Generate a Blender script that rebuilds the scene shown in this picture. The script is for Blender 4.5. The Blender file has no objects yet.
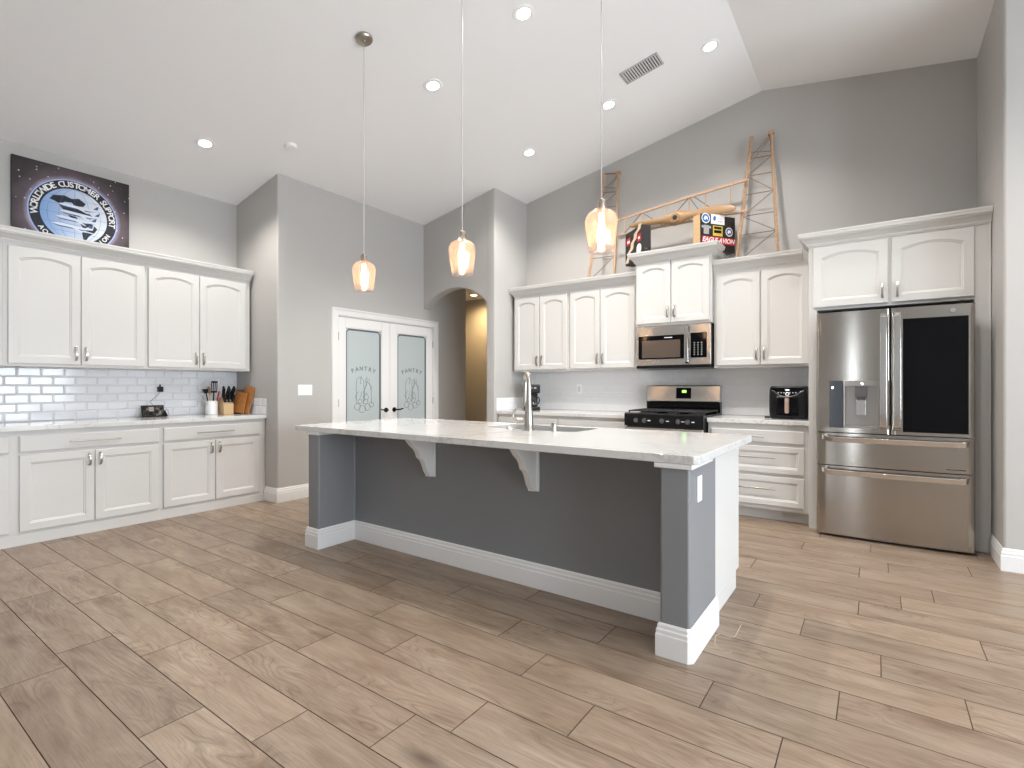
import bpy, bmesh, math, random
from mathutils import Vector, Matrix
random.seed(7)
PI = math.pi
SC = bpy.context.scene
COL = SC.collection

# ------------------------------------------------------------------ camera, world, exposure
CAMH = 1.22
cam_d = bpy.data.cameras.new('camera'); cam = bpy.data.objects.new('camera', cam_d); COL.objects.link(cam)
cam.location = (0, 0, CAMH); cam.rotation_euler = (PI/2, 0, math.radians(35.4))
cam_d.sensor_width = 36; cam_d.lens = 512.8/1024*36; cam_d.shift_y = 2/1024; cam_d.clip_start = .02
SC.camera = cam
W = bpy.data.worlds.new('world'); SC.world = W; W.use_nodes = True
W.node_tree.nodes['Background'].inputs[0].default_value = (.83, .92, 1.0, 1)
W.node_tree.nodes['Background'].inputs[1].default_value = 14
SC.view_settings.view_transform = 'Standard'; SC.view_settings.look = 'None'
SC.view_settings.exposure = 0.48; SC.view_settings.gamma = 1
try: SC.view_settings.use_curve_mapping = False
except Exception: pass
cy = SC.cycles
cy.use_denoising = True; cy.max_bounces = 10; cy.diffuse_bounces = 6; cy.glossy_bounces = 4
cy.transmission_bounces = 8; cy.transparent_max_bounces = 12; cy.sample_clamp_indirect = 6
cy.caustics_reflective = False; cy.caustics_refractive = False
DOWNLIGHT_W = 75; PENDANT_W = 3.0; HALL_W = 55

def portal(loc, rot, sx, sy):
    l = bpy.data.lights.new('window_portal', 'AREA'); l.shape = 'RECTANGLE'; l.size = sx; l.size_y = sy
    l.cycles.is_portal = True
    o = bpy.data.objects.new('window_portal', l); COL.objects.link(o); o.location = loc; o.rotation_euler = rot
WIN_R = [(-1.2, .3), (.7, 2.3), (2.6, 4.2)]      # openings in the right wall, Y ranges
for a, b in WIN_R: portal((5.1, (a+b)/2, 1.35), (0, PI/2, 0), 2.1, b-a)
STREAK_SLIT = [(-1.22, -1.04)]                 # unseen rear slit, added so the fridge doors catch a bright streak; X ranges
for a, b in STREAK_SLIT: portal(((a+b)/2, -3.3, 1.2), (PI/2, 0, 0), b-a, 2.2)  # sampling portal for the added rear slit

# ------------------------------------------------------------------ colour and material helpers
def lin(c):
    return tuple(((v/255)/12.92 if v/255 <= .04045 else (((v/255)+.055)/1.055)**2.4) for v in c) + (1,)
def mat(name, color, rough=.5, metal=0, emit=None, es=0, spec=.5, coat=0, trans=0, ior=1.45, aniso=0):
    m = bpy.data.materials.new(name); m.use_nodes = True
    b = m.node_tree.nodes['Principled BSDF']
    c = color if len(color) == 4 else tuple(color)+(1,)
    b.inputs['Base Color'].default_value = c; b.inputs['Roughness'].default_value = rough
    b.inputs['Metallic'].default_value = metal; b.inputs['Specular IOR Level'].default_value = spec
    b.inputs['Coat Weight'].default_value = coat; b.inputs['Transmission Weight'].default_value = trans
    b.inputs['IOR'].default_value = ior; b.inputs['Anisotropic'].default_value = aniso
    if emit:
        b.inputs['Emission Color'].default_value = tuple(emit)+(1,) if len(emit) == 3 else emit
        b.inputs['Emission Strength'].default_value = es
    m.diffuse_color = c
    return m
class NT:
    def __init__(s, m): s.t = m.node_tree; s.b = s.t.nodes['Principled BSDF']
    def n(s, ty, **k):
        x = s.t.nodes.new(ty)
        for a, v in k.items(): setattr(x, a, v)
        return x
    def l(s, a, b): s.t.links.new(a, b)
    def ramp(s, src, stops):
        r = s.n('ShaderNodeValToRGB'); e = r.color_ramp.elements
        while len(e) < len(stops): e.new(.5)
        for i, (p, c) in enumerate(stops): e[i].position = p; e[i].color = c if len(c) == 4 else tuple(c)+(1,)
        s.l(src, r.inputs[0]); return r.outputs[0]
    def bump(s, src, strength, dist=.01):
        b = s.n('ShaderNodeBump'); b.inputs['Strength'].default_value = strength; b.inputs['Distance'].default_value = dist
        s.l(src, b.inputs['Height']); s.l(b.outputs[0], s.b.inputs['Normal'])
    def coord(s, scale=(1,1,1), kind='Object'):
        c = s.n('ShaderNodeTexCoord'); m = s.n('ShaderNodeMapping'); m.inputs['Scale'].default_value = scale
        s.l(c.outputs[kind], m.inputs[0]); return m.outputs[0]
    def noise(s, vec, scale, detail=4, rough=.5, dist=0):
        x = s.n('ShaderNodeTexNoise'); x.inputs['Scale'].default_value = scale; x.inputs['Detail'].default_value = detail
        x.inputs['Roughness'].default_value = rough; x.inputs['Distortion'].default_value = dist
        s.l(vec, x.inputs['Vector']); return x.outputs['Fac']
    def mix(s, fac, a, b, mode='MIX'):
        x = s.n('ShaderNodeMix', data_type='RGBA', blend_type=mode)
        for v, i in ((fac, 0), (a, 6), (b, 7)):
            if hasattr(v, 'is_linked') or hasattr(v, 'links'): s.l(v, x.inputs[i])
            else: x.inputs[i].default_value = v
        return x.outputs[2]

M = {}
def paint(name, color, rough=.55, tex=.12, scale=140):
    m = mat(name, color, rough); t = NT(m); t.bump(t.noise(t.coord(), scale, 2), tex, .004); return m
WALLC = (.45, .44, .425)
M['wall'] = paint('grey_wall_paint', WALLC, .42)
M['island'] = paint('slate_grey_island', (.215, .222, .235), .4)  # one even grey for the island, darker and bluer than the walls
M['ceil'] = paint('white_ceiling_paint', (.87, .875, .885), .7, .15, 90)
M['cab'] = mat('white_cabinet_paint', (.625, .617, .60), .38)
M['cabback'] = M['cab']
M['trim'] = mat('white_gloss_trim', (.76, .755, .75), .32)
M['plate'] = mat('white_plastic', (.88, .88, .88), .3)
def steel(name, c=.58, r=.24):
    m = mat(name, (c, c*.975, c*.94), r, 1); t = NT(m)
    n = t.noise(t.coord((400, 400, 3)), 1, 3)
    r2 = t.n('ShaderNodeMapRange'); r2.inputs[3].default_value = r-.04; r2.inputs[4].default_value = r+.07
    t.l(n, r2.inputs[0]); t.l(r2.outputs[0], t.b.inputs['Roughness'])
    tg = t.n('ShaderNodeTangent', direction_type='RADIAL', axis='Z'); t.l(tg.outputs[0], t.b.inputs['Tangent']); t.b.inputs['Anisotropic'].default_value = .75; t.b.inputs['Anisotropic Rotation'].default_value = .25
    return m
M['steel'] = steel('brushed_stainless', .70, .2)
M['fsteel'] = steel('stainless_dark_reflection', .43, .17); M['fsteel'].node_tree.nodes['Principled BSDF'].inputs['Base Color'].default_value = (.44, .41, .375, 1)  # stainless with the dim brown room it reflects put into its colour
M['chrome'] = mat('polished_chrome', (.72, .71, .7), .12, 1)
M['nickel'] = mat('satin_nickel', (.46, .43, .39), .3, 1)
M['black'] = mat('black_plastic', (.008, .008, .009), .3, spec=.3)
M['blackgloss'] = mat('black_glass', (.003, .003, .004), .06, spec=.18)
M['iron'] = mat('matt_cast_iron', (.02, .02, .02), .6)
M['rubber'] = mat('dark_gasket', (.01, .01, .01), .8)
M['bronze'] = mat('dark_bronze', (.06, .05, .045), .25, 1)
M['white'] = mat('white_print', (.85, .85, .85), .5)
M['red'] = mat('red_print', (.55, .02, .03), .5)
M['blue'] = mat('blue_print', (.03, .16, .5), .5)
M['navy'] = mat('navy_print', (.008, .009, .02), .5)
M['yellow'] = mat('yellow_print', (.65, .48, .08), .5)
M['beige'] = mat('beige_print', (.6, .5, .36), .5)
M['green'] = mat('green_clock_digits', (.1, .6, .05), .5, emit=(.3, 1, .1), es=2.5)
M['ceramic'] = mat('white_ceramic', (.86, .86, .85), .15)

def wood(name, c1, c2, rough=.45, sc=(1, 1, 1)):
    m = mat(name, c1, rough); t = NT(m); v = t.coord(sc)
    n = t.noise(v, 6, 5, .6, 1.2)
    t.l(t.ramp(n, [(.3, c1), (.7, c2)]), t.b.inputs['Base Color']); return m
M['oak'] = wood('pale_wood', (.50, .33, .17), (.60, .43, .25), .5, (3, 3, 25))
M['pine'] = wood('frame_wood', (.36, .22, .13), (.52, .36, .24), .6, (8, 8, 8))
M['brace'] = wood('brace_wood', (.20, .14, .10), (.30, .22, .17), .6, (8, 8, 8))
M['prop'] = wood('propeller_wood', (.33, .20, .10), (.24, .14, .065), .35, (4, 40, 40))
M['block'] = wood('knife_block_wood', (.62, .44, .25), (.55, .37, .2), .5, (30, 30, 4))
M['board'] = wood('cutting_board_wood', (.48, .21, .06), (.25, .09, .025), .4, (25, 25, 5))
M['board2'] = wood('dark_board_wood', (.22, .09, .035), (.12, .045, .02), .4, (25, 25, 5))
M['spoon'] = wood('spoon_wood', (.42, .2, .09), (.3, .13, .06), .5, (20, 20, 5))

def quartz():
    m = mat('white_quartz', (.8, .8, .79), .09); t = NT(m); v = t.coord()
    n1 = t.noise(v, 3.2, 8, .62, 1.6)
    vein = t.ramp(n1, [(.455, (0,0,0)), (.495, (1,1,1)), (.535, (0,0,0))])
    n2 = t.noise(v, 1.6, 3, .5)
    vm = t.ramp(n2, [(.42, (0,0,0)), (.62, (1,1,1))])
    f = t.mix(1.0, vein, vm, 'MULTIPLY')
    base = t.mix(f, (.66, .66, .65, 1), (.50, .485, .475, 1))
    n3 = t.noise(v, 60, 3, .6)
    sp = t.ramp(n3, [(.60, (0,0,0)), (.72, (.45,.45,.45))])
    c = t.mix(sp, base, (.6, .59, .58, 1))
    t.l(c, t.b.inputs['Base Color']); return m
M['quartz'] = quartz()

def floor_mat():
    m = mat('wood_look_tile', (.35, .28, .22), .42); t = NT(m)
    at = t.n('ShaderNodeAttribute', attribute_name='plank'); at.attribute_type = 'GEOMETRY'
    co = t.n('ShaderNodeTexCoord')
    add = t.n('ShaderNodeVectorMath', operation='ADD'); t.l(co.outputs['Object'], add.inputs[0])
    sc = t.n('ShaderNodeVectorMath', operation='SCALE'); sc.inputs['Scale'].default_value = 37.0
    t.l(at.outputs['Color'], sc.inputs[0]); t.l(sc.outputs[0], add.inputs[1])
    def mp(s):
        x = t.n('ShaderNodeMapping'); x.inputs['Scale'].default_value = s; t.l(add.outputs[0], x.inputs[0]); return x.outputs[0]
    big = t.noise(mp((1.6, 7, 1)), 1.5, 4, .55, .8)
    col = t.ramp(big, [(.25, (.175, .120, .084)), (.5, (.258, .194, .143)), (.75, (.325, .258, .199))])
    # cathedral grain: contour lines of a stretched noise field
    fld = t.noise(mp((1.3, 6.5, 1)), 1.1, 2, .45, .35)
    mul = t.n('ShaderNodeMath', operation='MULTIPLY'); mul.inputs[1].default_value = 34; t.l(fld, mul.inputs[0])
    fr = t.n('ShaderNodeMath', operation='PINGPONG'); fr.inputs[1].default_value = 1.0; t.l(mul.outputs[0], fr.inputs[0])
    g = t.ramp(fr.outputs[0], [(0, (.66,.63,.60)), (.3, (1,1,1)), (.7, (1,1,1)), (1, (1.22,1.22,1.22))])
    vis = t.ramp(t.noise(mp((1.0, 2.6, 1)), 1.6, 2), [(.42, (0,0,0)), (.6, (1,1,1))])
    grain = t.mix(vis, (1,1,1,1), g)
    c1 = t.mix(.85, col, grain, 'MULTIPLY')
    fine = t.noise(mp((3, 90, 1)), 2.2, 4, .6)
    fg = t.ramp(fine, [(.3, (.78,.76,.74)), (.6, (1.06,1.06,1.06))])
    c2 = t.mix(.9, c1, fg, 'MULTIPLY')
    kn = t.n('ShaderNodeTexVoronoi', feature='F1'); kn.inputs['Scale'].default_value = 1.0; kn.inputs['Randomness'].default_value = 1
    t.l(mp((1.1, 3.2, 1)), kn.inputs['Vector'])
    kr = t.ramp(kn.outputs['Distance'], [(.0, (.22,.17,.14)), (.045, (.5,.45,.41)), (.15, (1,1,1))])
    c3 = t.mix(.9, c2, kr, 'MULTIPLY')
    sep = t.n('ShaderNodeSeparateColor'); t.l(at.outputs['Color'], sep.inputs[0])
    tone = t.ramp(sep.outputs[0], [(0, (.88,.87,.86)), (.5, (1.0,.99,.98)), (1, (1.1,1.09,1.07))])
    c4 = t.mix(1.0, c3, tone, 'MULTIPLY')
    t.l(c4, t.b.inputs['Base Color'])
    rr = t.ramp(fine, [(.3, (.42,.42,.42)), (.7, (.34,.34,.34))]); t.l(rr, t.b.inputs['Roughness'])
    t.bump(fine, .15, .002)
    return m
M['floor'] = floor_mat()
M['grout'] = mat('brown_grout', (.085, .05, .032), .8)
M['tile'] = mat('glossy_white_tile', (.70, .71, .74), .1)
M['tileback'] = mat('satin_white_tile', (.82, .82, .83), .14)
M['tilegrout'] = mat('pale_tile_grout', (.66, .66, .67), .7)

def glassmat(name, tint, refl=.12, rough=.02):
    m = bpy.data.materials.new(name); m.use_nodes = True; t = m.node_tree; t.nodes.clear()
    o = t.nodes.new('ShaderNodeOutputMaterial'); mx = t.nodes.new('ShaderNodeMixShader')
    tr = t.nodes.new('ShaderNodeBsdfTransparent'); tr.inputs[0].default_value = tint
    gl = t.nodes.new('ShaderNodeBsdfGlossy'); gl.inputs['Roughness'].default_value = rough
    lw = t.nodes.new('ShaderNodeLayerWeight'); lw.inputs['Blend'].default_value = .35
    mr = t.nodes.new('ShaderNodeMapRange'); mr.inputs[3].default_value = refl*.35; mr.inputs[4].default_value = .32
    t.links.new(lw.outputs['Facing'], mr.inputs[0]); t.links.new(mr.outputs[0], mx.inputs[0])
    t.links.new(tr.outputs[0], mx.inputs[1]); t.links.new(gl.outputs[0], mx.inputs[2]); t.links.new(mx.outputs[0], o.inputs[0])
    return m
M['shade'] = glassmat('clear_pink_glass', (.97, .93, .91, 1), .2)
def hazy(m):
    t = m.node_tree; out = [n for n in t.nodes if n.type == 'OUTPUT_MATERIAL'][0]; old = out.inputs[0].links[0].from_socket
    tl = t.nodes.new('ShaderNodeBsdfTranslucent'); tl.inputs[0].default_value = (.95, .78, .70, 1)
    mx = t.nodes.new('ShaderNodeMixShader'); mx.inputs[0].default_value = .07
    t.links.new(old, mx.inputs[1]); t.links.new(tl.outputs[0], mx.inputs[2]); t.links.new(mx.outputs[0], out.inputs[0])
hazy(M['shade'])
M['carafe'] = glassmat('carafe_glass', (.5, .5, .5, 1), .2)
M['frost'] = mat('frosted_glass', (.60, .67, .68), .22, trans=.25)
M['etch'] = mat('clear_etched_line', (.10, .13, .14), .2)
M['etchgrey'] = mat('etched_grey', (.14, .17, .18), .3)
M['bulb'] = mat('warm_filament_bulb', (1, .8, .5), .3, emit=(1, .64, .32), es=30)
M['led'] = mat('lit_downlight_lens', (1, 1, 1), .5, emit=(1, .95, .88), es=14)
M['ledwarm'] = mat('lit_hall_lens', (1, 1, 1), .5, emit=(1, .82, .55), es=12)

# ------------------------------------------------------------------ mesh helpers
class MB:
    def __init__(s): s.v = []; s.f = []; s.mi = []; s.cur = 0
    def add(s, vs, fs, M4=None):
        o = len(s.v)
        s.v += [tuple(M4 @ Vector(p)) if M4 else tuple(p) for p in vs]
        s.f += [tuple(i+o for i in f) for f in fs]; s.mi += [s.cur]*len(fs)
        return s
    def m(s, i): s.cur = i; return s
    def box(s, x0, x1, y0, y1, z0, z1, M4=None):
        v = [(x0,y0,z0),(x1,y0,z0),(x1,y1,z0),(x0,y1,z0),(x0,y0,z1),(x1,y0,z1),(x1,y1,z1),(x0,y1,z1)]
        return s.add(v, [(0,3,2,1),(4,5,6,7),(0,1,5,4),(1,2,6,5),(2,3,7,6),(3,0,4,7)], M4)
    def prism(s, poly, h0, h1, axis='z', M4=None):
        # poly of 2-D points, extruded along axis
        n = len(poly)
        def p(a, b, h): return {'z': (a, b, h), 'y': (a, h, b), 'x': (h, a, b)}[axis]
        v = [p(a, b, h0) for a, b in poly]+[p(a, b, h1) for a, b in poly]
        return s.add(v, [tuple(range(n))[::-1], tuple(range(n, 2*n))]+[(i, (i+1) % n, (i+1) % n+n, i+n) for i in range(n)], M4)
    def lathe(s, prof, n=24, c=(0,0,0), M4=None, cap=True):
        v = []; f = []
        for r, z in prof:
            for i in range(n): a = 2*PI*i/n; v.append((c[0]+r*math.cos(a), c[1]+r*math.sin(a), c[2]+z))
        for k in range(len(prof)-1):
            for i in range(n): j = (i+1) % n; f.append((k*n+i, k*n+j, (k+1)*n+j, (k+1)*n+i))
        if cap:
            f.append(tuple(range(n))[::-1]); f.append(tuple((len(prof)-1)*n+i for i in range(n)))
        return s.add(v, f, M4)
    def cyl(s, p0, p1, r0, r1=None, n=16):
        r1 = r0 if r1 is None else r1
        p0 = Vector(p0); p1 = Vector(p1); d = p1-p0
        q = d.to_track_quat('Z', 'Y').to_matrix().to_4x4()
        return s.lathe([(r0, 0), (r1, d.length)], n, M4=Matrix.Translation(p0) @ q)
    def tube(s, pts, r, n=10, rect=None, up=Vector((0,0,1))):
        pts = [Vector(p) for p in pts]; rings = []
        rr = r if isinstance(r, (list, tuple)) else [r]*len(pts)
        N = None
        for i, p in enumerate(pts):
            d = (pts[min(i+1, len(pts)-1)]-pts[max(i-1, 0)]).normalized()
            if N is None:
                N = d.cross(up)
                if N.length < 1e-3: N = d.cross(Vector((1,0,0)))
                N.normalize()
            else: N = (N-d*N.dot(d)).normalized()
            B = d.cross(N)
            if rect: ring = [p+N*a*rect[0]+B*b*rect[1] for a, b in ((-1,-1),(1,-1),(1,1),(-1,1))]
            else: ring = [p+N*math.cos(2*PI*k/n)*rr[i]+B*math.sin(2*PI*k/n)*rr[i] for k in range(n)]
            rings.append(ring)
        m_ = len(rings[0]); v = [q for g in rings for q in g]; f = []
        for k in range(len(rings)-1):
            for i in range(m_): j = (i+1) % m_; f.append((k*m_+i, k*m_+j, (k+1)*m_+j, (k+1)*m_+i))
        f.append(tuple(range(m_))[::-1]); f.append(tuple((len(rings)-1)*m_+i for i in range(m_)))
        return s.add(v, f)
    def build(s, name, mats, parent=None, bevel=0, smooth=False, seg=2, loc=None, rot=None, ang=40):
        me = bpy.data.meshes.new(name); me.from_pydata(s.v, [], s.f)
        for m_ in (mats if isinstance(mats, (list, tuple)) else [mats]): me.materials.append(m_)
        for p, i in zip(me.polygons, s.mi): p.material_index = i
        bm = bmesh.new(); bm.from_mesh(me); bmesh.ops.recalc_face_normals(bm, faces=bm.faces); bm.to_mesh(me); bm.free()
        if smooth:
            me.polygons.foreach_set('use_smooth', [True]*len(me.polygons))
            try: me.set_sharp_from_angle(angle=math.radians(ang))
            except Exception: pass
        o = bpy.data.objects.new(name, me); COL.objects.link(o)
        if parent: o.parent = parent
        if loc: o.location = loc
        if rot: o.rotation_euler = rot
        if bevel:
            b = o.modifiers.new('bevel', 'BEVEL'); b.width = bevel; b.segments = seg; b.limit_method = 'ANGLE'; b.angle_limit = math.radians(35)
            if seg > 1:
                me.polygons.foreach_set('use_smooth', [True]*len(me.polygons))
                b.harden_normals = True
        return o
def thing(name, label, cat, loc=(0,0,0), rz=0, group=None, rot=None):
    o = bpy.data.objects.new(name, None); COL.objects.link(o); o.location = loc
    o.rotation_euler = rot if rot else (0, 0, rz); o.empty_display_size = .1
    return tag(o, label, cat, group)
def tag(o, label, cat, group=None):
    o['label'] = label; o['category'] = cat
    if group: o['group'] = group
    return o
def struct(o, label=None):
    o['kind'] = 'structure'
    if label: o['label'] = label
    return o
def dup(root, loc=None, label=None, rz=None):
    r = root.copy(); COL.objects.link(r)
    if loc: r.location = loc
    if rz is not None: r.rotation_euler = (0, 0, rz)
    if label: r['label'] = label
    for ch in list(root.children):
        c = ch.copy(); COL.objects.link(c); c.parent = r
        for g in ch.children:
            d = g.copy(); COL.objects.link(d); d.parent = c
    return r
def glyphs(mb, text, size, M4, depth=.0008, align='CENTER', shear=0, space=1):
    cu = bpy.data.curves.new('t', 'FONT'); cu.body = text; cu.size = size; cu.align_x = align; cu.extrude = depth
    cu.shear = shear; cu.resolution_u = 3; cu.space_character = space
    cu.offset = size*.022
    o = bpy.data.objects.new('t', cu); COL.objects.link(o)
    me = bpy.data.meshes.new_from_object(o)
    mb.add([v.co[:] for v in me.vertices], [tuple(p.vertices) for p in me.polygons], M4)
    bpy.data.objects.remove(o); bpy.data.meshes.remove(me); bpy.data.curves.remove(cu)
def sweep(mb, path, prof, closed=False):
    # path: plan points; prof: (offset to the right-hand side of travel, z)
    n = len(path); rings = []
    for i in range(n):
        p = Vector(path[i]+(0,)) if len(path[i]) == 2 else Vector(path[i])
        def nrm(a, b): d = Vector((b[0]-a[0], b[1]-a[1], 0)).normalized(); return Vector((d.y, -d.x, 0))
        ns = []
        if i > 0 or closed: ns.append(nrm(path[i-1], path[i]))
        if i < n-1 or closed: ns.append(nrm(path[i], path[(i+1) % n]))
        if len(ns) == 2:
            s = ns[0]+ns[1]; k = s/(1+ns[0].dot(ns[1]))
        else: k = ns[0]
        rings.append([(p.x+k.x*o, p.y+k.y*o, z) for o, z in prof])
    m_ = len(prof); v = [q for r in rings for q in r]; f = []
    for k in range(n if closed else n-1):
        a = k*m_; b = ((k+1) % n)*m_
        for i in range(m_): j = (i+1) % m_; f.append((a+i, a+j, b+j, b+i))
    if not closed: f.append(tuple(range(m_))); f.append(tuple((n-1)*m_+i for i in range(m_))[::-1])
    return mb.add(v, f)
BASEP = [(0, 0), (.016, 0), (.016, .098), (.013, .104), (.0135, .120), (.009, .127), (.0085, .140), (.004, .149), (0, .15)]
CROWNP = [(0, 0), (.008, 0), (.010, .010), (.017, .012), (.019, .024), (.024, .028), (.034, .041), (.047, .054), (.058, .061), (.060, .070), (.068, .072), (.070, .094), (.074, .096), (.074, .11), (0, .11)]

# ------------------------------------------------------------------ the setting
XR, ZR, SL, SR = -.956, 4.245, .1946, .164
def ceil_z(x): return ZR-SL*(XR-x) if x < XR else ZR-SR*(x-XR)
XL, XP, XA, YB, XW = -5.94, -5.093, -3.86, 5.77, .685
YR, YARCH, YBACK, XE = 2.945, 5.06, -3.2, 5.0
# floor: individual wood-look tiles over grout
def build_floor():
    offs = {-4: -2.875, -3: -2.084, -2: -1.745, -1: -1.394, 0: -1.224, 1: -.878, 2: -1.222, 3: -.548, 4: -.12, 5: .28, 6: .016, 7: -.306,
            8: -.555, 9: -.08, 10: .112, 11: .267, 12: -.091, 13: .064}
    P, L, g = .2165, .957, .002
    me = bpy.data.meshes.new('floor'); v = []; f = []; col = []; mi = []
    def quad(pts, c, k): o = len(v); v.extend(pts); f.append(tuple(range(o, o+4))); col.append(c); mi.append(k)
    rnd = random.Random(3)
    for k in range(-22, 27):
        y0 = 1.3465+P*k; y1 = y0+P
        if y1 < YBACK or y0 > 7.0: continue
        off = offs.get(k, rnd.random()*L)
        xa, xb = (-8.2, XE) if k >= 20 else (XL, XE)
        j = math.floor((xa-off)/L)
        while off+j*L < xb:
            a = max(off+j*L, xa); b = min(off+(j+1)*L, xb)
            c = (rnd.random(), rnd.random(), rnd.random(), 1)
            if b-a > .01:
                e = .0022
                A = [(a+g, y0+g, 0), (b-g, y0+g, 0), (b-g, y1-g, 0), (a+g, y1-g, 0)]
                quad(A, c, 0)
                B = [(a+g-e, y0+g-e, -.003), (b-g+e, y0+g-e, -.003), (b-g+e, y1-g+e, -.003), (a+g-e, y1-g+e, -.003)]
                for i in range(4): q = (i+1) % 4; quad([B[i], B[q], A[q], A[i]], c, 1)
            j += 1
    quad([(-8.2, YBACK, -.0028), (XE, YBACK, -.0028), (XE, 7.1, -.0028), (-8.2, 7.1, -.0028)], (0,0,0,1), 1)
    me.from_pydata(v, [], f); me.materials.append(M['floor']); me.materials.append(M['grout'])
    for p, i in zip(me.polygons, mi): p.material_index = i
    ca = me.color_attributes.new('plank', 'FLOAT_COLOR', 'CORNER')
    for p, c in zip(me.polygons, col):
        for li in p.loop_indices: ca.data[li].color = c
    o = bpy.data.objects.new('floor', me); COL.objects.link(o); struct(o, 'brown wood-look plank tile floor')
build_floor()
# vaulted ceiling
T = .12
b = MB()
prof = [(XL-.1, ceil_z(XL-.1)), (XR, ZR), (XE+.1, ceil_z(XE+.1)), (XE+.1, ceil_z(XE+.1)+T), (XR, ZR+T), (XL-.1, ceil_z(XL-.1)+T)]
b.prism(prof, YBACK-.1, YB+.15, 'y')
struct(b.build('ceiling', M['ceil']), 'white vaulted ceiling')
# left wall
b = MB(); b.box(XL-.12, XL, YBACK, YR, 0, ceil_z(XL)); struct(b.build('wall_left', M['wall']))
# pantry block with a niche behind the doors: outer slab with the door hole, returns and inner walls
DY0, DY1, DZ = 3.672, 5.250, 2.045
def slab_with_hole(name, poly, hole, x0, x1):
    pass
b = MB()
zt = ceil_z(XP)
zt0 = ceil_z(XL)
b.prism([(YR+.12, 0), (DY0, 0), (DY0, DZ), (DY1, DZ), (DY1, 0), (5.95, 0), (5.95, zt), (YR+.12, zt)], XP-.12, XP, 'x')
wp = b.build('wall_pantry', M['wall']); struct(wp, 'grey wall holding the pantry doors')
def rcorner(cx, cy, r, a0, n=6): return [(cx+r*math.cos(a0+PI/2*i/n), cy+r*math.sin(a0+PI/2*i/n)) for i in range(n+1)]
b = MB(); b.prism([(XL, YR)]+rcorner(XP-.018, YR+.018, .018, -PI/2)+[(XP, YR+.12), (XL, YR+.12)], 0, zt-.002, 'z')
struct(b.build('wall_return', M['wall'], smooth=True, ang=30))
b = MB(); b.box(XP-.95, XP-.85, 3.2, 5.75, 0, 2.6); b.box(XP-.85, XP-.12, 3.2, 3.3, 0, 2.6); b.box(XP-.85, XP-.12, 5.65, 5.75, 0, 2.6)
b.box(XP-.95, XP-.12, 3.2, 5.75, 2.5, 2.6)
struct(b.build('wall_pantry_inside', M['ceil']))
b = MB(); b.box(-8.2, XP-.12, 5.85, 5.95, 0, 2.72); struct(b.build('wall_hall_near', M['wall']))
# arch wall
ax0, ax1, zs, rise = XP, -3.992, 2.275, .235
arc = []
half = (ax1-ax0)/2; R_ = (half**2+rise**2)/(2*rise); cx, cz = (ax0+ax1)/2, zs+rise-R_
a0 = math.acos(half/R_)
for i in range(25):
    a = a0+(PI-2*a0)*i/24
    arc.append((cx+R_*math.cos(a), cz+R_*math.sin(a)))      # right to left
poly = [(ax1+.03, zs), (ax1+.03, ceil_z(ax1+.03)), (XP-.03, ceil_z(XP-.03)), (XP-.03, zs)]+arc[::-1]
b = MB(); b.prism(poly, YARCH, YARCH+.14, 'y'); struct(b.build('wall_arch', M['wall'], bevel=.014, seg=3), 'grey wall with arched hall opening')
b = MB(); b.prism(rcorner(ax1+.014, YARCH+.014, .014, PI)+rcorner(XA-.018, YARCH+.018, .018, -PI/2)+[(XA, YB+.1), (ax1, YB+.1)], 0, ceil_z(XA), 'z'); struct(b.build('wall_side', M['wall'], smooth=True, ang=30))
# hall beyond the arch
b = MB(); b.box(-8.2, -3.86, 6.9, 7.0, 0, 2.72); struct(b.build('wall_hall_far', M['wall']))
b = MB(); b.box(-3.98, -3.86, YB, 6.9, 0, 2.72); struct(b.build('wall_hall_side', M['wall']))
b = MB(); b.box(-8.3, -8.2, 5.85, 7.0, 0, 2.72); struct(b.build('wall_hall_end', M['wall']))
b = MB(); b.box(-8.3, XP, 5.85, 7.0, 2.72, 2.8); b.box(XP, -3.9, YARCH+.14, 7.0, 2.72, 2.8); struct(b.build('ceiling_hall', M['ceil']))
# back wall (with gable)
b = MB(); b.prism([(XA-.12, 0), (XW+.1, 0), (XW+.1, ceil_z(XW+.1)), (XR, ZR), (XA-.12, ceil_z(XA-.12))], YB, YB+.12, 'y'); struct(b.build('wall_back', M['wall']))
# right block
b = MB(); b.prism([(XW, 0), (XE, 0), (XE, ceil_z(XE)), (XW, ceil_z(XW))], 4.65, YB, 'y')
struct(b.build('wall_right', M['wall'], bevel=.018, seg=3), 'grey wall beside the refrigerator')
# room behind and right of the camera with side windows and an added rear slit
b = MB(); ys = [YBACK]
for a, c in WIN_R: ys += [a, c]
ys.append(4.65)
for i in range(0, len(ys), 2): b.box(XE, XE+.12, ys[i], ys[i+1], 0, ceil_z(XE))
for a, c in WIN_R: b.box(XE, XE+.12, a, c, 0, .3); b.box(XE, XE+.12, a, c, 2.4, ceil_z(XE))
struct(b.build('wall_window_side', M['wall']))
b = MB(); xs = [XL]
for a, c in STREAK_SLIT: xs += [a, c]
xs.append(XE)
xs = [XL, XR, XR, XE] if not STREAK_SLIT else xs
for i in range(0, len(xs), 2): b.prism([(xs[i], 0), (xs[i+1], 0), (xs[i+1], ceil_z(xs[i+1])), (max(min(XR, xs[i+1]), xs[i]), ceil_z(max(min(XR, xs[i+1]), xs[i]))), (xs[i], ceil_z(xs[i]))], YBACK-.12, YBACK, 'y')
for a, c in STREAK_SLIT: b.prism([(a, 2.3), (c, 2.3), (c, ceil_z(c)), (max(min(XR, c), a), ceil_z(max(min(XR, c), a))), (a, ceil_z(a))], YBACK-.12, YBACK, 'y')
struct(b.build('wall_rear', M['wall']))
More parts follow.
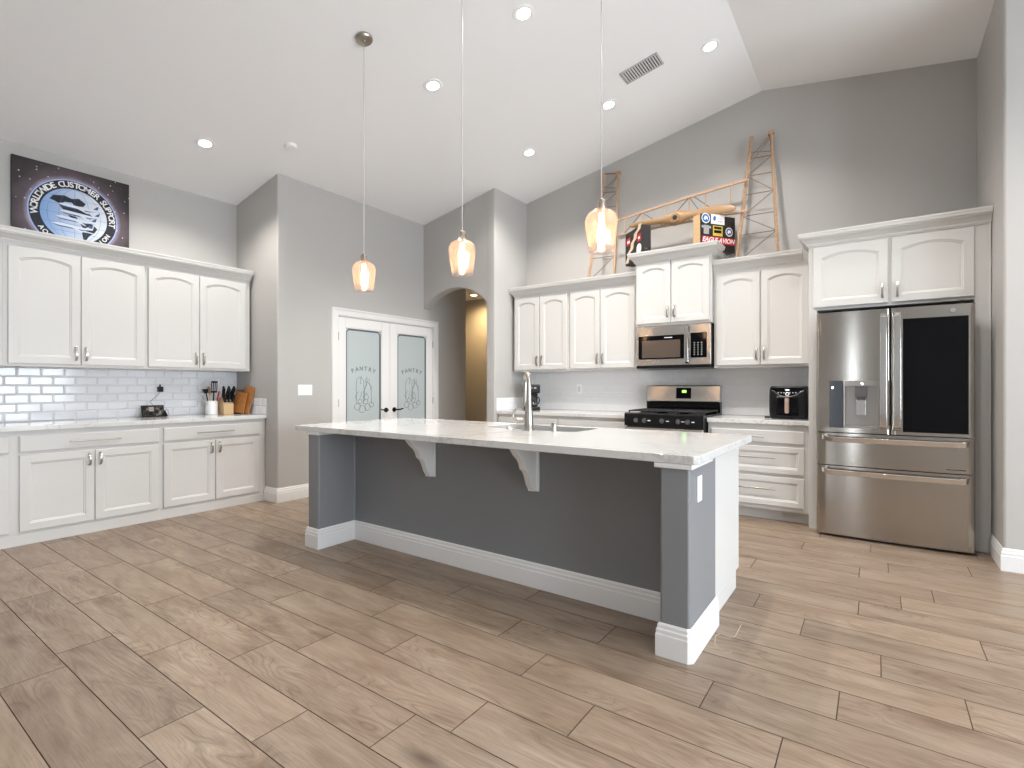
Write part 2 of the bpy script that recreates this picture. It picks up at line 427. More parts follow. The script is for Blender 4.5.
def window_frame(n, along, a, c, z0, z1, pos):
    b = MB(); w = .06 if c-a > .5 else .02; mid = (a+c)/2
    rs = [(a, a+w, z0, z1), (c-w, c, z0, z1), (mid-w/2, mid+w/2, z0, z1), (a+w, mid-w/2, z0, z0+w), (mid+w/2, c-w, z0, z0+w), (a+w, mid-w/2, z1-w, z1), (mid+w/2, c-w, z1-w, z1)]
    for p, q, r, s_ in rs:
        if along == 'y': b.box(pos+.02, pos+.09, p, q, r, s_)
        else: b.box(p, q, pos-.09, pos-.02, r, s_)
    struct(b.build('window_%d' % n, M['trim']))
for i, (a, c) in enumerate(WIN_R): window_frame(i+1, 'y', a, c, .3, 2.4, XE)
for i, (a, c) in enumerate(STREAK_SLIT): window_frame(i+4, 'x', a, c, 0, 2.3, YBACK)  # frames the added streak slit, not a known window
# baseboards
b = MB(); sweep(b, [(XP-.24, YR), (XP, YR), (XP, 3.59)], BASEP); struct(b.build('baseboard_pantry', M['trim'], bevel=.0015, seg=1))
b = MB(); sweep(b, [(XP, 5.335), (XP, 5.95)], BASEP); struct(b.build('baseboard_hall', M['trim']))
b = MB(); sweep(b, [(XW, 5.055), (XW, 4.65), (XE, 4.65)], BASEP); struct(b.build('baseboard_right', M['trim'], bevel=.0015, seg=1))
b = MB(); sweep(b, [(-8.2, 6.9), (-3.98, 6.9)], BASEP); struct(b.build('baseboard_hall_far', M['trim']))

# ------------------------------------------------------------------ pantry double door
door = bpy.data.objects.new('door_1', None); COL.objects.link(door); door.location = (XP, (DY0+DY1)/2, 0)
struct(door, 'white double pantry door with frosted glass')
dc = (DY0+DY1)/2; hw = (DY1-DY0)/2
b = MB(); cw = .083
def casing(b, y0, y1, z0, z1): b.box(0, .018, y0, y1, z0, z1)
b.prism([(-hw-cw, 0), (-hw, 0), (-hw, DZ), (hw, DZ), (hw, 0), (hw+cw, 0), (hw+cw, DZ+cw), (-hw-cw, DZ+cw)], 0, .016, 'x')
b.prism([(-hw-cw, 0), (-hw-cw+.022, 0), (-hw-cw+.022, DZ+cw-.022), (hw+cw-.022, DZ+cw-.022), (hw+cw-.022, 0), (hw+cw, 0), (hw+cw, DZ+cw), (-hw-cw, DZ+cw)], .016, .026, 'x')
b.prism([(-hw, 0), (-hw+.012, 0), (-hw+.012, DZ-.012), (hw-.012, DZ-.012), (hw-.012, 0), (hw, 0), (hw, DZ), (-hw, DZ)], -.12, .006, 'x')
b.build('door_frame', M['trim'], door, bevel=.002, seg=1)
lw = hw-.016
for sgn in (-1, 1):
    # leaf occupies y from 0 to sgn*lw
    y0, y1 = sorted((sgn*.0015, sgn*lw)); zb, zt_ = .012, DZ-.016
    g0, g1 = (y0+.095, y1-.128) if sgn < 0 else (y0+.118, y1-.105)
    gz0, gz1 = .27, 1.915
    b = MB()
    b.box(-.035, -.0, y0, g0, zb, zt_); b.box(-.035, 0, g1, y1, zb, zt_)
    b.box(-.035, 0, g0, g1, zb, gz0); b.box(-.035, 0, g0, g1, gz1, zt_)
    # glazing bead
    for (p, q, r, s_) in ((g0, g0+.012, gz0, gz1), (g1-.012, g1, gz0, gz1), (g0+.012, g1-.012, gz0, gz0+.012), (g0+.012, g1-.012, gz1-.012, gz1)): b.box(-.012, -.004, p, q, r, s_)
    leaf = b.build('door_leaf', M['trim'], door, bevel=.0015, seg=1)
    b = MB(); b.box(-.022, -.016, g0, g1, gz0, gz1); b.build('glass_pane', M['frost'], leaf)
    # clear etched border with notched corners and grey mitre marks
    b = MB(); i0, i1, j0, j1 = g0+.012, g1-.012, gz0+.012, gz1-.012; w = .021; xx = (-.0158, -.0148); nn = .045
    for p, q, r, s_ in ((i0, i0+w, j0+nn, j1-nn), (i1-w, i1, j0+nn, j1-nn), (i0+nn, i1-nn, j0, j0+w), (i0+nn, i1-nn, j1-w, j1)): b.box(xx[0], xx[1], p, q, r, s_)
    for (py, pz, sy, sz) in ((i0, j0, 1, 1), (i1, j0, -1, 1), (i0, j1, 1, -1), (i1, j1, -1, -1)):
        b.prism([(py, pz+sz*nn), (py+sy*nn, pz), (py+sy*nn, pz+sz*w), (py+sy*w, pz+sz*nn)], xx[0], xx[1], 'x')
    b.build('etched_border', M['etch'], leaf)
    b = MB(); gc = (i0+i1)/2
    word = 'PANTRY'; rad = .42
    for k, ch in enumerate(word):
        a = (k-2.5)*.148
        T4 = Matrix.Translation((-.0155, gc+rad*math.sin(a), 1.41-rad+rad*math.cos(a))) @ Matrix.Rotation(-a, 4, 'X') @ Matrix(((0,0,1,0),(1,0,0,0),(0,1,0,0),(0,0,0,1)))
        glyphs(b, ch, .07, T4)
    # etched drawing: sack, bottle, fruit and leaves outlines
    def ol(pts, r=.0028): b.tube([(-.0155, gc+p, q) for p, q in pts], r, 4)
    rr = random.Random(5)
    ol([(-.10, 1.0), (-.11, 1.22), (-.10, 1.30), (-.05, 1.33), (0, 1.29), (.01, 1.12), (.0, 1.0)])
    ol([(.02, 1.05), (.015, 1.2), (.05, 1.25), (.05, 1.31), (.085, 1.31), (.085, 1.25), (.12, 1.18), (.12, 1.0)])
    for (p, q, r) in ((-.09, .97, .045), (-.02, .94, .05), (.06, .96, .045), (.12, .99, .035), (-.05, 1.03, .03), (.03, 1.03, .035)):
        ol([(p+r*math.cos(t*PI/6), q+r*math.sin(t*PI/6)*.9) for t in range(13)])
    for k in range(9):
        p = rr.uniform(-.11, .11); q = rr.uniform(1.0, 1.25)
        ol([(p, q), (p+rr.uniform(-.03, .03), q+.05), (p+rr.uniform(-.04, .04), q+.1)])
    b.build('pantry_lettering', M['etchgrey'], leaf)
    # lever handle
    hy = -.068 if sgn < 0 else .068; hz = .915
    b = MB(); b.cyl((0, hy, hz), (.012, hy, hz), .031, .029, 24); b.cyl((.012, hy, hz), (.045, hy, hz), .012, .011)
    d = -1 if sgn < 0 else 1
    b.tube([(.045, hy, hz), (.05, hy+d*.03, hz), (.05, hy+d*.07, hz+.004), (.046, hy+d*.115, hz+.012)], [.011, .010, .009, .008], 10)
    b.build('door_handle', M['bronze'], leaf, smooth=True)
    for hz2 in (.25, 1.02, 1.80):
        b = MB(); hy2 = sgn*(lw+.004); b.cyl((.004, hy2, hz2-.045), (.004, hy2, hz2+.045), .007); b.build('hinge', M['nickel'], leaf, smooth=True)

# switch plate
sw = thing('light_switch', 'white three-rocker light switch plate on grey wall left of pantry doors', 'light switch', (XP, 3.26, 1.175))
b = MB(); b.box(0, .006, -.085, .085, -.058, .058); b.build('cover_plate', M['plate'], sw, bevel=.002)
for k in (-1, 0, 1):
    b = MB(); b.box(.006, .010, k*.046-.016, k*.046+.016, -.033, .033); b.build('rocker', M['plate'], sw, bevel=.001)

# ------------------------------------------------------------------ cabinet parts
def door_mesh(b, x0, x1, z0, z1, yf, arch=0, rail=.058, th=.02):
    """cabinet door: front at y=yf (front faces -y), thickness th behind it"""
    n = 14
    def loop(ix, top, y, ar):
        a, c, d, e = x0+ix, x1-ix, z0+ix, z1-top
        pts = [(a, d), (c, d)]
        for i in range(n+1):
            t = i/n; x = c+(a-c)*t; u = (x-(a+c)/2)/((c-a)/2)
            pts.append((x, e-ar*u*u))
        return [(x, y, z) for x, z in pts]
    loops = [loop(0, 0, yf+th, 0), loop(0, 0, yf+.003, 0), loop(.003, .003, yf, 0), loop(rail, rail, yf, arch), loop(rail+.004, rail+.004, yf+.004, arch),
             loop(rail+.010, rail+.010, yf+.0045, arch), loop(rail+.016, rail+.016, yf+.009, arch)]
    v = [p for l in loops for p in l]; m_ = len(loops[0]); f = []
    for k in range(len(loops)-1):
        for i in range(m_): j = (i+1) % m_; f.append((k*m_+i, k*m_+j, (k+1)*m_+j, (k+1)*m_+i))
    f.append(tuple(range(m_))[::-1]); f.append(tuple((len(loops)-1)*m_+i for i in range(m_)))
    b.add(v, f)
def pull(par, x, z, yf, vertical=True, L=.105, name='handle', m_='nickel'):
    b = MB()
    if vertical:
        pts = [(x, yf-.002, z-L/2), (x, yf-.018, z-L/2+.008), (x, yf-.026, z-L/4), (x, yf-.029, z), (x, yf-.026, z+L/4), (x, yf-.018, z+L/2-.008), (x, yf-.002, z+L/2)]
        b.tube(pts, 0, rect=(.0028, .0075), up=Vector((1, 0, 0)))
        # widen: the strap is broad across x
        b.box(x-.007, x+.007, yf-.004, yf, z-L/2-.004, z-L/2+.012); b.box(x-.007, x+.007, yf-.004, yf, z+L/2-.012, z+L/2+.004)
    else:
        b.tube([(x-L/2, yf-.03, z), (x+L/2, yf-.03, z)], .006, 10)
        for s_ in (-1, 1): b.cyl((x+s_*(L/2-.04), yf, z), (x+s_*(L/2-.04), yf-.028, z), .005)
    return b.build(name, M[m_], par, smooth=True)
def cab_door(root, x0, x1, z0, z1, yf, arch, hx, hz, L=.105):
    b = MB(); door_mesh(b, x0, x1, z0, z1, yf, arch); d = b.build('door', M['cab'], root)
    if hx is not None: pull(d, hx, hz, yf, True, L)
    return d
def cab_drawer(root, x0, x1, z0, z1, yf, L, panel=False, shown=True):
    b = MB()
    if panel: door_mesh(b, x0, x1, z0, z1, yf, 0, .045)
    else:
        n = 0; b.box(x0, x1, yf+.004, yf+.02, z0, z1)
        b.add([(x0, yf+.004, z0), (x1, yf+.004, z0), (x1, yf+.004, z1), (x0, yf+.004, z1), (x0+.007, yf, z0+.007), (x1-.007, yf, z0+.007), (x1-.007, yf, z1-.007), (x0+.007, yf, z1-.007)],
              [(0,1,5,4),(1,2,6,5),(2,3,7,6),(3,0,4,7),(4,5,6,7)])
    d = b.build('drawer', M['cab'], root)
    pull(d, (x0+x1)/2, (z0+z1)/2+(.02 if panel else 0)*1.0, yf, False, L); return d

# ---- left wall run (local x -> world +Y, front faces +X)
XF = -5.335          # face frame plane of the left base cabinets
def left_base(y0, y1, label, doors, drawer, hl):
    w = y1-y0; r = thing('base_cabinet', label, 'cabinet', (XF, y0, 0), PI/2, 'white base cabinets along the left wall')
    b = MB(); b.box(0, w, 0, .585, .0, .874); b.box(0, w, -.006, 0, 0, .075); b.build('cabinet_body', M['cab'], r)
    yf = -.021
    a, c = drawer; cab_drawer(r, a-y0, c-y0, .712, .835, yf, hl)
    for k, (a, c) in enumerate(doors):
        hx = (c-y0-.034) if k == 0 else (a-y0+.034)
        cab_door(r, a-y0, c-y0, .105, .690, yf, 0, hx, .615, .10)
    return r
left_base(-.02, .985, 'white base cabinet cut by the left edge of the photo', [(.03, .485), (.49, .955)], (.03, .955), .34)
left_base(.985, 1.960, 'white base cabinet under the smart display, two doors below one drawer', [(1.01, 1.470), (1.475, 1.938)], (1.01, 1.94), .34)
left_base(1.960, 2.943, 'white base cabinet in the corner beneath utensil crock and knife block', [(1.980, 2.428), (2.434, 2.872)], (1.98, 2.872), .34)
b = MB(); b.box(-5.938, -5.298, -.05, 2.943, .875, .915)
tag(b.build('worktop', M['quartz'], bevel=.003), 'white veined quartz worktop along the left wall', 'worktop', None)

def tiles(b, L, H, TL=.157, TH=.0777, bev=.009, raise_=.005, phase=0, g=.0012):
    b.m(1); b.box(0, L, -.003, 0, 0, H)
    b.m(0); r = 0; z = 0
    while z < H-.004:
        z1 = min(z+TH, H); x = -TL*(phase + (.5 if r % 2 else 0)) % TL-TL
        while x < L:
            a, c = max(x+g, 0), min(x+TL-g, L)
            if c-a > .008:
                q = min(bev, (c-a)/2-.001, (z1-z)/2-.002)
                zz0, zz1 = z+g, z1-g
                b.add([(a, -.003, zz0), (c, -.003, zz0), (c, -.003, zz1), (a, -.003, zz1), (a+q, -.003-raise_, zz0+q), (c-q, -.003-raise_, zz0+q), (c-q, -.003-raise_, zz1-q), (a+q, -.003-raise_, zz1-q)],
                      [(0,1,5,4),(1,2,6,5),(2,3,7,6),(3,0,4,7),(4,5,6,7)])
            x += TL
        z = z1; r += 1
b = MB(); tiles(b, 2.995, .4665, phase=.1)
tag(b.build('tile_backsplash', [M['tile'], M['tilegrout']], loc=(XL+.001, -.052, .9155), rot=(0, 0, PI/2)), 'glossy white subway tiles with sloped edges on the left wall', 'backsplash')
b = MB(); tiles(b, .62, .172, TH=.086, phase=.2)
tag(b.build('tile_upstand', [M['tile'], M['tilegrout']], loc=(XL+.012, YR-.001, .9155)), 'short white tile upstand at the right end of the left worktop', 'backsplash')

# left uppers
UXF = -5.605
def left_upper(y0, y1, label, doors):
    r = thing('wall_cabinet', label, 'cabinet', (UXF, y0, 1.38), PI/2, 'white wall cabinets on the left wall')
    w = y1-y0; b = MB(); b.box(0, w, 0, .333, 0, 1.0); b.build('cabinet_body', M['cab'], r, bevel=.002, seg=1)
    for k, (a, c) in enumerate(doors):
        hx = (c-y0-.032) if k == 0 else (a-y0+.032)
        cab_door(r, a-y0, c-y0, .022, .955, -.021, .035, hx, .115, .115)
left_upper(-.02, .965, 'white wall cabinet cut by the left edge of the photo', [(.0, .465), (.47, .935)])
left_upper(.965, 1.935, 'white wall cabinet left of centre above the smart display, two arched doors', [(.995, 1.448), (1.453, 1.918)])
left_upper(1.935, 2.918, 'white wall cabinet above the utensil crock, nearest the corner', [(1.953, 2.398), (2.403, 2.868)])
def crown(path, z0, label, closed=False, parent=None, h=.11, top=True):
    k = h/.11
    b = MB(); sweep(b, path, [(o, z0+z*k) for o, z in CROWNP], closed)
    o = b.build('crown_moulding', M['cab'], parent)
    if not parent: tag(o, label, 'moulding')
    return o
crown([(UXF, -.02), (UXF, 2.920)], 2.362, 'white crown moulding along the top of the left wall cabinets')

# ------------------------------------------------------------------ back wall run
YF = 5.13
# left back base cabinets
r = thing('base_cabinet', 'white base cabinet against back wall left of the range, behind the island', 'cabinet', (XA+.002, YF, 0), 0)
w = 1.725; b = MB(); b.box(0, w, 0, .607, .105, .874); b.box(0, w, .075, .09, 0, .105); b.build('cabinet_body', M['cab'], r)
for k in range(2):
    a = .02+k*.86; cab_drawer(r, a, a+.84, .712, .835, -.021, .2)
    cab_door(r, a, a+.418, .12, .690, -.021, 0, a+.385, .615); cab_door(r, a+.422, a+.84, .12, .69, -.021, 0, a+.455, .615)
b = MB(); b.box(XA+.001, -2.142, 5.095, YB-.001, .875, .915)
tag(b.build('worktop', M['quartz'], bevel=.003), 'white quartz worktop under the coffee maker, left of the range', 'worktop')
# drawer base right of the range
r = thing('drawer_cabinet', 'white three-drawer base cabinet between the range and refrigerator', 'cabinet', (-1.322, YF, 0), 0)
w = .845; b = MB(); b.box(0, w, 0, .607, .105, .874); b.box(0, w, .075, .09, 0, .105); b.build('cabinet_body', M['cab'], r)
cab_drawer(r, .03, w-.035, .705, .820, -.021, .16)
cab_drawer(r, .03, w-.035, .435, .675, -.021, .34, True)
cab_drawer(r, .03, w-.035, .145, .405, -.021, .34, True)
b = MB(); b.box(-1.326, -.476, 5.095, YB-.001, .875, .915)
tag(b.build('worktop', M['quartz'], bevel=.003), 'white quartz worktop under the black air fryer', 'worktop')
# backsplash
b = MB(); tiles(b, 3.38, .486, phase=.35, bev=.002, raise_=.002)
tag(b.build('tile_backsplash', [M['tileback'], M['tilegrout']], loc=(XA+.002, YB-.001, .9155)), 'white subway tile backsplash behind the range on the back wall', 'backsplash')
b = MB(); tiles(b, .645, .155, phase=.2, bev=.002, raise_=.002)
tag(b.build('tile_upstand', [M['tileback'], M['tilegrout']], loc=(XA+.001, 5.095, .9155), rot=(0, 0, PI/2)), 'short white tile upstand beside the coffee maker at the wall end', 'backsplash')
# uppers
UY = 5.42
def upper(x0, x1, z0, z1, label, doors, hz, dz0, dz1, yface=UY, arch=.035, hl=.115, depth=None):
    r = thing('wall_cabinet', label, 'cabinet', (x0, yface, z0), 0, 'white wall cabinets on the back wall')
    w = x1-x0; b = MB(); b.box(0, w, 0, (YB-.001-yface) if depth is None else depth, 0, z1-z0); b.build('cabinet_body', M['cab'], r, bevel=.002, seg=1)
    for k, (a, c) in enumerate(doors):
        hx = (c-x0-.03) if k == 0 else (a-x0+.03)
        cab_door(r, a-x0, c-x0, dz0-z0, dz1-z0, -.021, arch, hx, hz-z0, hl)
    return r
upper(-3.815, -3.005, 1.40, 2.39, 'white wall cabinet at far left of back wall, above coffee maker', [(-3.795, -3.425), (-3.415, -3.03)], 1.535, 1.425, 2.335)
upper(-3.003, -2.145, 1.40, 2.39, 'white wall cabinet directly left of the microwave cabinet', [(-2.985, -2.60), (-2.59, -2.175)], 1.535, 1.425, 2.335)
crown([(-3.815, YB-.002), (-3.815, UY), (-2.143, UY)][::-1][::-1], 2.366, 'white crown moulding atop the two wall cabinets left of the microwave')
r = upper(-2.14, -1.345, 1.86, 2.60, 'tall-set white wall cabinet above the microwave carrying the sign boxes', [(-2.12, -1.755), (-1.745, -1.365)], 2.0, 1.885, 2.535, 5.345)
c_ = crown([(0, .38), (0, 0), (.795, 0), (.795, .38)], .685, '', parent=r)
upper(-1.340, -.475, 1.40, 2.39, 'white wall cabinet right of the microwave above the air fryer', [(-1.315, -.915), (-.905, -.505)], 1.535, 1.425, 2.335)
crown([(-1.342, UY), (-.553, UY)], 2.366, 'white crown moulding atop the wall cabinet above the air fryer')
# refrigerator surround
FY = 5.07
r = thing('fridge_surround', 'white cabinet surround with two arched doors above the refrigerator', 'cabinet', (-.475, FY, 0), 0)
b = MB(); b.box(0, .062, 0, .669, 0, 2.43); b.build('side_panel', M['cab'], r, bevel=.002, seg=1)
b = MB(); b.box(1.066, 1.157, 0, .669, 0, 1.83); b.box(1.142, 1.157, -.006, 0, 0, 2.42); b.build('side_panel', M['cab'], r, bevel=.002, seg=1)
b = MB(); b.box(.062, 1.157, 0, .669, 1.862, 2.43); b.box(1.066, 1.157, 0, .669, 1.83, 1.862); b.build('cabinet_body', M['cab'], r)
for k, (a, c) in enumerate(((.035, .548), (.573, 1.063))):
    cab_door(r, a, c, 1.885, 2.395, -.021, .04, (c-.035) if k == 0 else (a+.035), 1.985, .115)
crown([(0, .35), (0, 0), (1.157, 0)], 2.408, '', parent=r)

# ------------------------------------------------------------------ refrigerator
fr = thing('refrigerator', 'stainless french door refrigerator with ice dispenser and dark glass door panel', 'refrigerator', (.088, 4.88, 0))
FW, FE = -.492, .490
b = MB(); b.box(-.46, .46, .085, .83, .03, 1.80); b.build('fridge_body', mat('fridge_side', (.09, .09, .09), .4, .5), fr)
b = MB(); b.box(-.45, .45, .11, .6, .0, .03); b.build('base_grille', M['rubber'], fr)
def curved_front(b, x0, x1, z0, z1, holes=None, bulge=.022, th=.075, n=14, r=.022):
    """door slab whose front bows outwards, edges rounded"""
    xs = [x0+(x1-x0)*i/n for i in range(n+1)]
    def yf(x):
        u = (x)/FE
        y = bulge*u*u
        for e, s_ in ((x0, 1), (x1, -1)):
            d = abs(x-e)
            if d < r: y += r-math.sqrt(max(r*r-(r-d)**2, 0))
        return y
    xs = sorted(set([x0, x0+r*.15, x0+r*.45, x0+r] + xs[1:-1] + [x1-r, x1-r*.45, x1-r*.15, x1]))
    poly = [(x, yf(x)) for x in xs]+[(x1, th), (x0, th)]
    b.prism(poly, z0, z1, 'z'); return yf
# left french door: built around the dispenser opening
g = .004
DL0, DL1, DZ0, DZ1 = -.400, -.072, .885, 1.262   # dispenser opening incl. control strip
b = MB(); curved_front(b, FW, -g/2-.0, 1.262, 1.815); curved_front(b, FW, -g/2, .848, .885)
def strip(b, x0, x1, z0, z1):
    xs = [x0+(x1-x0)*i/4 for i in range(5)]
    b.prism([(x, .022*(x/FE)**2+(.012 if abs(x-FW) < 1e-6 else 0)) for x in xs]+[(x1, .075), (x0, .075)], z0, z1, 'z')
b.prism([(FW, .034), (FW+.004, .027), (FW+.012, .0215), (-.44, .0185), (DL0, .0145), (DL0, .075), (FW, .075)], .885, 1.262, 'z')
b.prism([(DL1, .0005), (-.02, 0), (-g/2-.006, .004), (-g/2, .012), (-g/2, .075), (DL1, .075)], .885, 1.262, 'z')
dl = b.build('door', M['fsteel'], fr, smooth=True, ang=30)
b = MB(); b.box(DL0, DL1, .066, .075, DZ0, DZ1); b.box(DL0+.095, DL1, .008, .066, DZ0, DZ0+.015); b.box(DL0+.095, DL0+.105, .004, .066, DZ0+.015, DZ1); b.box(DL1-.012, DL1, .004, .066, DZ0+.015, DZ1); b.box(DL0+.105, DL1-.012, .004, .066, DZ1-.045, DZ1)
b.build('dispenser_bay', mat('grey_metal_bay', (.36, .34, .32), .3, .8), dl, bevel=.002)
b = MB(); b.box(DL0, DL0+.093, .006, .066, DZ0, DZ1); b.m(1); b.box(DL0+.018, DL0+.027, .004, .006, 1.203, 1.212); b.build('control_strip', [mat('slate_touch_panel', (.06, .065, .075), .12, .3), M['led']], dl)
b = MB(); xc = (DL0+.105+DL1-.012)/2
b.box(xc-.036, xc+.036, .012, .05, 1.13, 1.222); b.box(xc-.028, xc+.028, .02, .05, 1.115, 1.13); b.build('ice_chute', mat('grey_chute', (.12, .12, .12), .35, .4), dl, bevel=.004)
b = MB(); b.box(xc-.03, xc+.035, .04, .048, .985, 1.11); b.build('paddle', M['chrome'], dl, bevel=.004)
b = MB(); b.cyl((xc+.01, .004, 1.238), (xc+.01, .0, 1.238), .006); b.build('indicator_light', M['led'], dl)
# right french door with dark glass
b = MB(); curved_front(b, g/2, FE, .848, 1.815); dr = b.build('door', M['fsteel'], fr, smooth=True, ang=30)
b = MB(); xs = [.075+(.452-.075)*i/8 for i in range(9)]
b.prism([(x, .022*(x/FE)**2-.003) for x in xs]+[(.452, .03), (.075, .02)], .872, 1.728, 'z'); b.build('glass_panel', M['blackgloss'], dr)
b = MB(); b.cyl((.365, .012, 1.772), (.365, .006, 1.772), .016, n=20); b.build('round_badge', M['chrome'], dr)
def fridge_handle(par, x):
    b = MB(); b.tube([(x, -.012, .885), (x, -.040, .91), (x, -.046, 1.0), (x, -.048, 1.33), (x, -.046, 1.66), (x, -.040, 1.75), (x, -.012, 1.775)], 0, rect=(.021, .008), up=Vector((0, 1, 0)))
    b.box(x-.018, x+.018, -.03, .02, .887, .915); b.box(x-.018, x+.018, -.03, .02, 1.745, 1.773)
    return b.build('handle', M['chrome'], par, bevel=.003)
fridge_handle(dl, -.045); fridge_handle(dr, .042)
for z0, z1, hz in ((.583, .841, .795), (.022, .576, .532)):
    b = MB(); curved_front(b, FW, FE, z0, z1); d = b.build('drawer', M['fsteel'], fr, smooth=True, ang=30)
    b = MB(); pts = [(-.445, .0, hz+.012), (-.43, -.03, hz+.012)]+[(-.40+.8*i/10, -.045+.012*((-.40+.8*i/10)/.4)**2, hz) for i in range(11)]+[(.43, -.03, hz+.006), (.445, .0, hz+.006)]
    b.tube(pts, 0, rect=(.009, .021), up=Vector((0, 0, 1))); b.build('handle', M['chrome'], d, bevel=.004)
    if hz > .6:
        b = MB(); [b.box(.33+k*.012, .338+k*.012, .0095, .012, .606, .613) for k in range(9)]; b.build('maker_mark', M['black'], d)

# ------------------------------------------------------------------ range
rg = thing('gas_range', 'freestanding stainless and black gas range with five knobs', 'range', (-1.733, 5.03, 0))
hw_ = .398
b = MB(); b.box(-hw_+.01, hw_-.01, .03, .68, .06, .90); b.box(-hw_+.03, hw_-.03, .08, .6, 0, .06); b.build('range_body', mat('range_side', (.03, .03, .03), .4), rg)
b = MB(); b.box(-hw_+.008, hw_-.008, -.01, .03, .23, .80); od = b.build('oven_door', M['steel'], rg, bevel=.004)
b = MB(); b.box(-.27, .27, -.013, -.01, .36, .66); b.build('oven_window', M['blackgloss'], od)
b = MB(); b.tube([(-.33, -.01, .755), (-.33, -.055, .755), (.33, -.055, .755), (.33, -.01, .755)], .012, 10); b.build('oven_handle', M['chrome'], od, smooth=True)
b = MB(); b.box(-hw_+.008, hw_-.008, -.01, .03, .07, .222); b.build('storage_drawer', M['steel'], rg, bevel=.004)
b = MB(); b.prism([(-.022, .815), (.04, .81), (.04, .945), (-.005, .945), (-.022, .935)], -hw_, hw_, 'x')
cp = b.build('control_panel', M['black'], rg, bevel=.003)
for x in (-.27, -.18, .0, .16, .25):
    b = MB(); b.cyl((x, -.022, .872), (x, -.034, .872), .026, .024, 20); b.cyl((x, -.034, .872), (x, -.052, .872), .019, .017, 20); b.box(x-.004, x+.004, -.058, -.05, .856, .888)
    b.build('knob', [mat('knob_grey', (.32, .32, .32), .22, .9)], cp, smooth=True)
for x in (-.135, .055, .205, .30):
    b = MB(); b.box(x-.014, x+.014, -.0235, -.022, .868, .876); b.build('knob_marking', M['white'], cp)
b = MB(); b.box(-hw_, hw_, .03, .61, .905, .935); b.build('cooktop', M['blackgloss'], rg, bevel=.004)
for gx in (-.26, 0, .26):
    b = MB(); z = .958; h = .125
    for yy in (.06, .32, .57): b.box(gx-h, gx+h, yy, yy+.012, z, z+.012)
    for xx in (gx-h, gx-.006, gx+h-.012): b.box(xx, xx+.012, .06, .582, z+.001, z+.0125)
    for yy in (.18, .45): b.box(gx-h, gx+h, yy, yy+.012, z, z+.012)
    for xx in (gx-h, gx+h-.012):
        for yy in (.06, .57): b.box(xx, xx+.012, yy, yy+.012, .935, z)
    b.build('grate', M['iron'], rg, bevel=.002, seg=1)
for gx, gy, rr_ in ((-.26, .18, .04), (-.26, .45, .035), (0, .32, .045), (.26, .18, .045), (.26, .45, .03)):
    b = MB(); b.lathe([(rr_+.012, .935), (rr_+.01, .943), (rr_, .944), (rr_, .952), (rr_-.006, .954)], 24, (gx, gy, 0)); b.build('burner', M['iron'], rg, smooth=True)
b = MB(); b.box(-hw_+.0, hw_, .612, .695, .90, 1.055); b.build('backguard_base', M['blackgloss'], rg, bevel=.003)
b = MB(); b.prism([(.60, 1.052), (.615, 1.042), (.70, 1.042), (.70, 1.225), (.635, 1.230), (.62, 1.22)], -hw_, hw_, 'x'); bg = b.build('backguard', M['steel'], rg, bevel=.006)
b = MB(); b.prism([(.5975, 1.085), (.6145, 1.200), (.63, 1.200), (.63, 1.085)], -.06, .10, 'x')
b.build('clock_panel', M['blackgloss'], bg)
b = MB(); b.prism([(.6045, 1.148), (.6085, 1.174), (.62, 1.174), (.62, 1.148)], .005, .048, 'x'); b.build('clock_digits', M['green'], bg)
for sx in (-1, 1):
    pass

# ------------------------------------------------------------------ microwave
mw = thing('microwave', 'stainless over-range microwave with black keypad, beneath the tall-set cabinet', 'microwave', (-1.7425, 5.355, 1.42))
h_ = .39
b = MB(); b.box(-h_, h_, .012, .382, 0, .438); b.build('microwave_body', mat('microwave_case', (.03, .03, .03), .4, .3), mw)
b = MB(); b.box(-h_, .155, -.014, .012, .02, .435); md = b.build('door', M['steel'], mw, bevel=.003)
b = MB(); b.box(-h_+.025, .125, -.016, -.014, .085, .335); dwin = b.build('door_glass', M['blackgloss'], md)
b = MB(); b.box(-h_+.065, .085, -.0168, -.016, .10, .285); b.build('mesh_window', mat('brown_tinted_glass', (.10, .075, .06), .12), md)
b = MB(); [b.box(-.08+k*.012, -.071+k*.012, -.0168, -.016, .306, .314) for k in range(7)]; b.build('maker_mark', M['white'], md)
b = MB(); b.box(.158, h_, -.014, .012, .02, .435); pn = b.build('control_panel', M['steel'], mw, bevel=.003)
b = MB(); b.box(.19, .352, -.016, -.014, .09, .345); b.build('keypad', M['blackgloss'], pn)
b = MB()
for i in range(3):
    for j in range(6): b.box(.222+i*.036, .236+i*.036, -.0166, -.016, .118+j*.024, .126+j*.024)
b.build('key_legends', mat('grey_legend', (.4, .4, .4), .5), pn)
b = MB(); b.tube([(.16, -.014, .035), (.16, -.045, .05), (.16, -.052, .13), (.16, -.054, .22), (.16, -.052, .32), (.16, -.045, .405), (.16, -.014, .42)], 0, rect=(.017, .007), up=Vector((0, 1, 0)))
b.build('handle', M['chrome'], md, bevel=.003)
b = MB(); b.box(-h_, h_, -.010, .38, -.012, .018); b.build('vent_base', M['black'], mw)

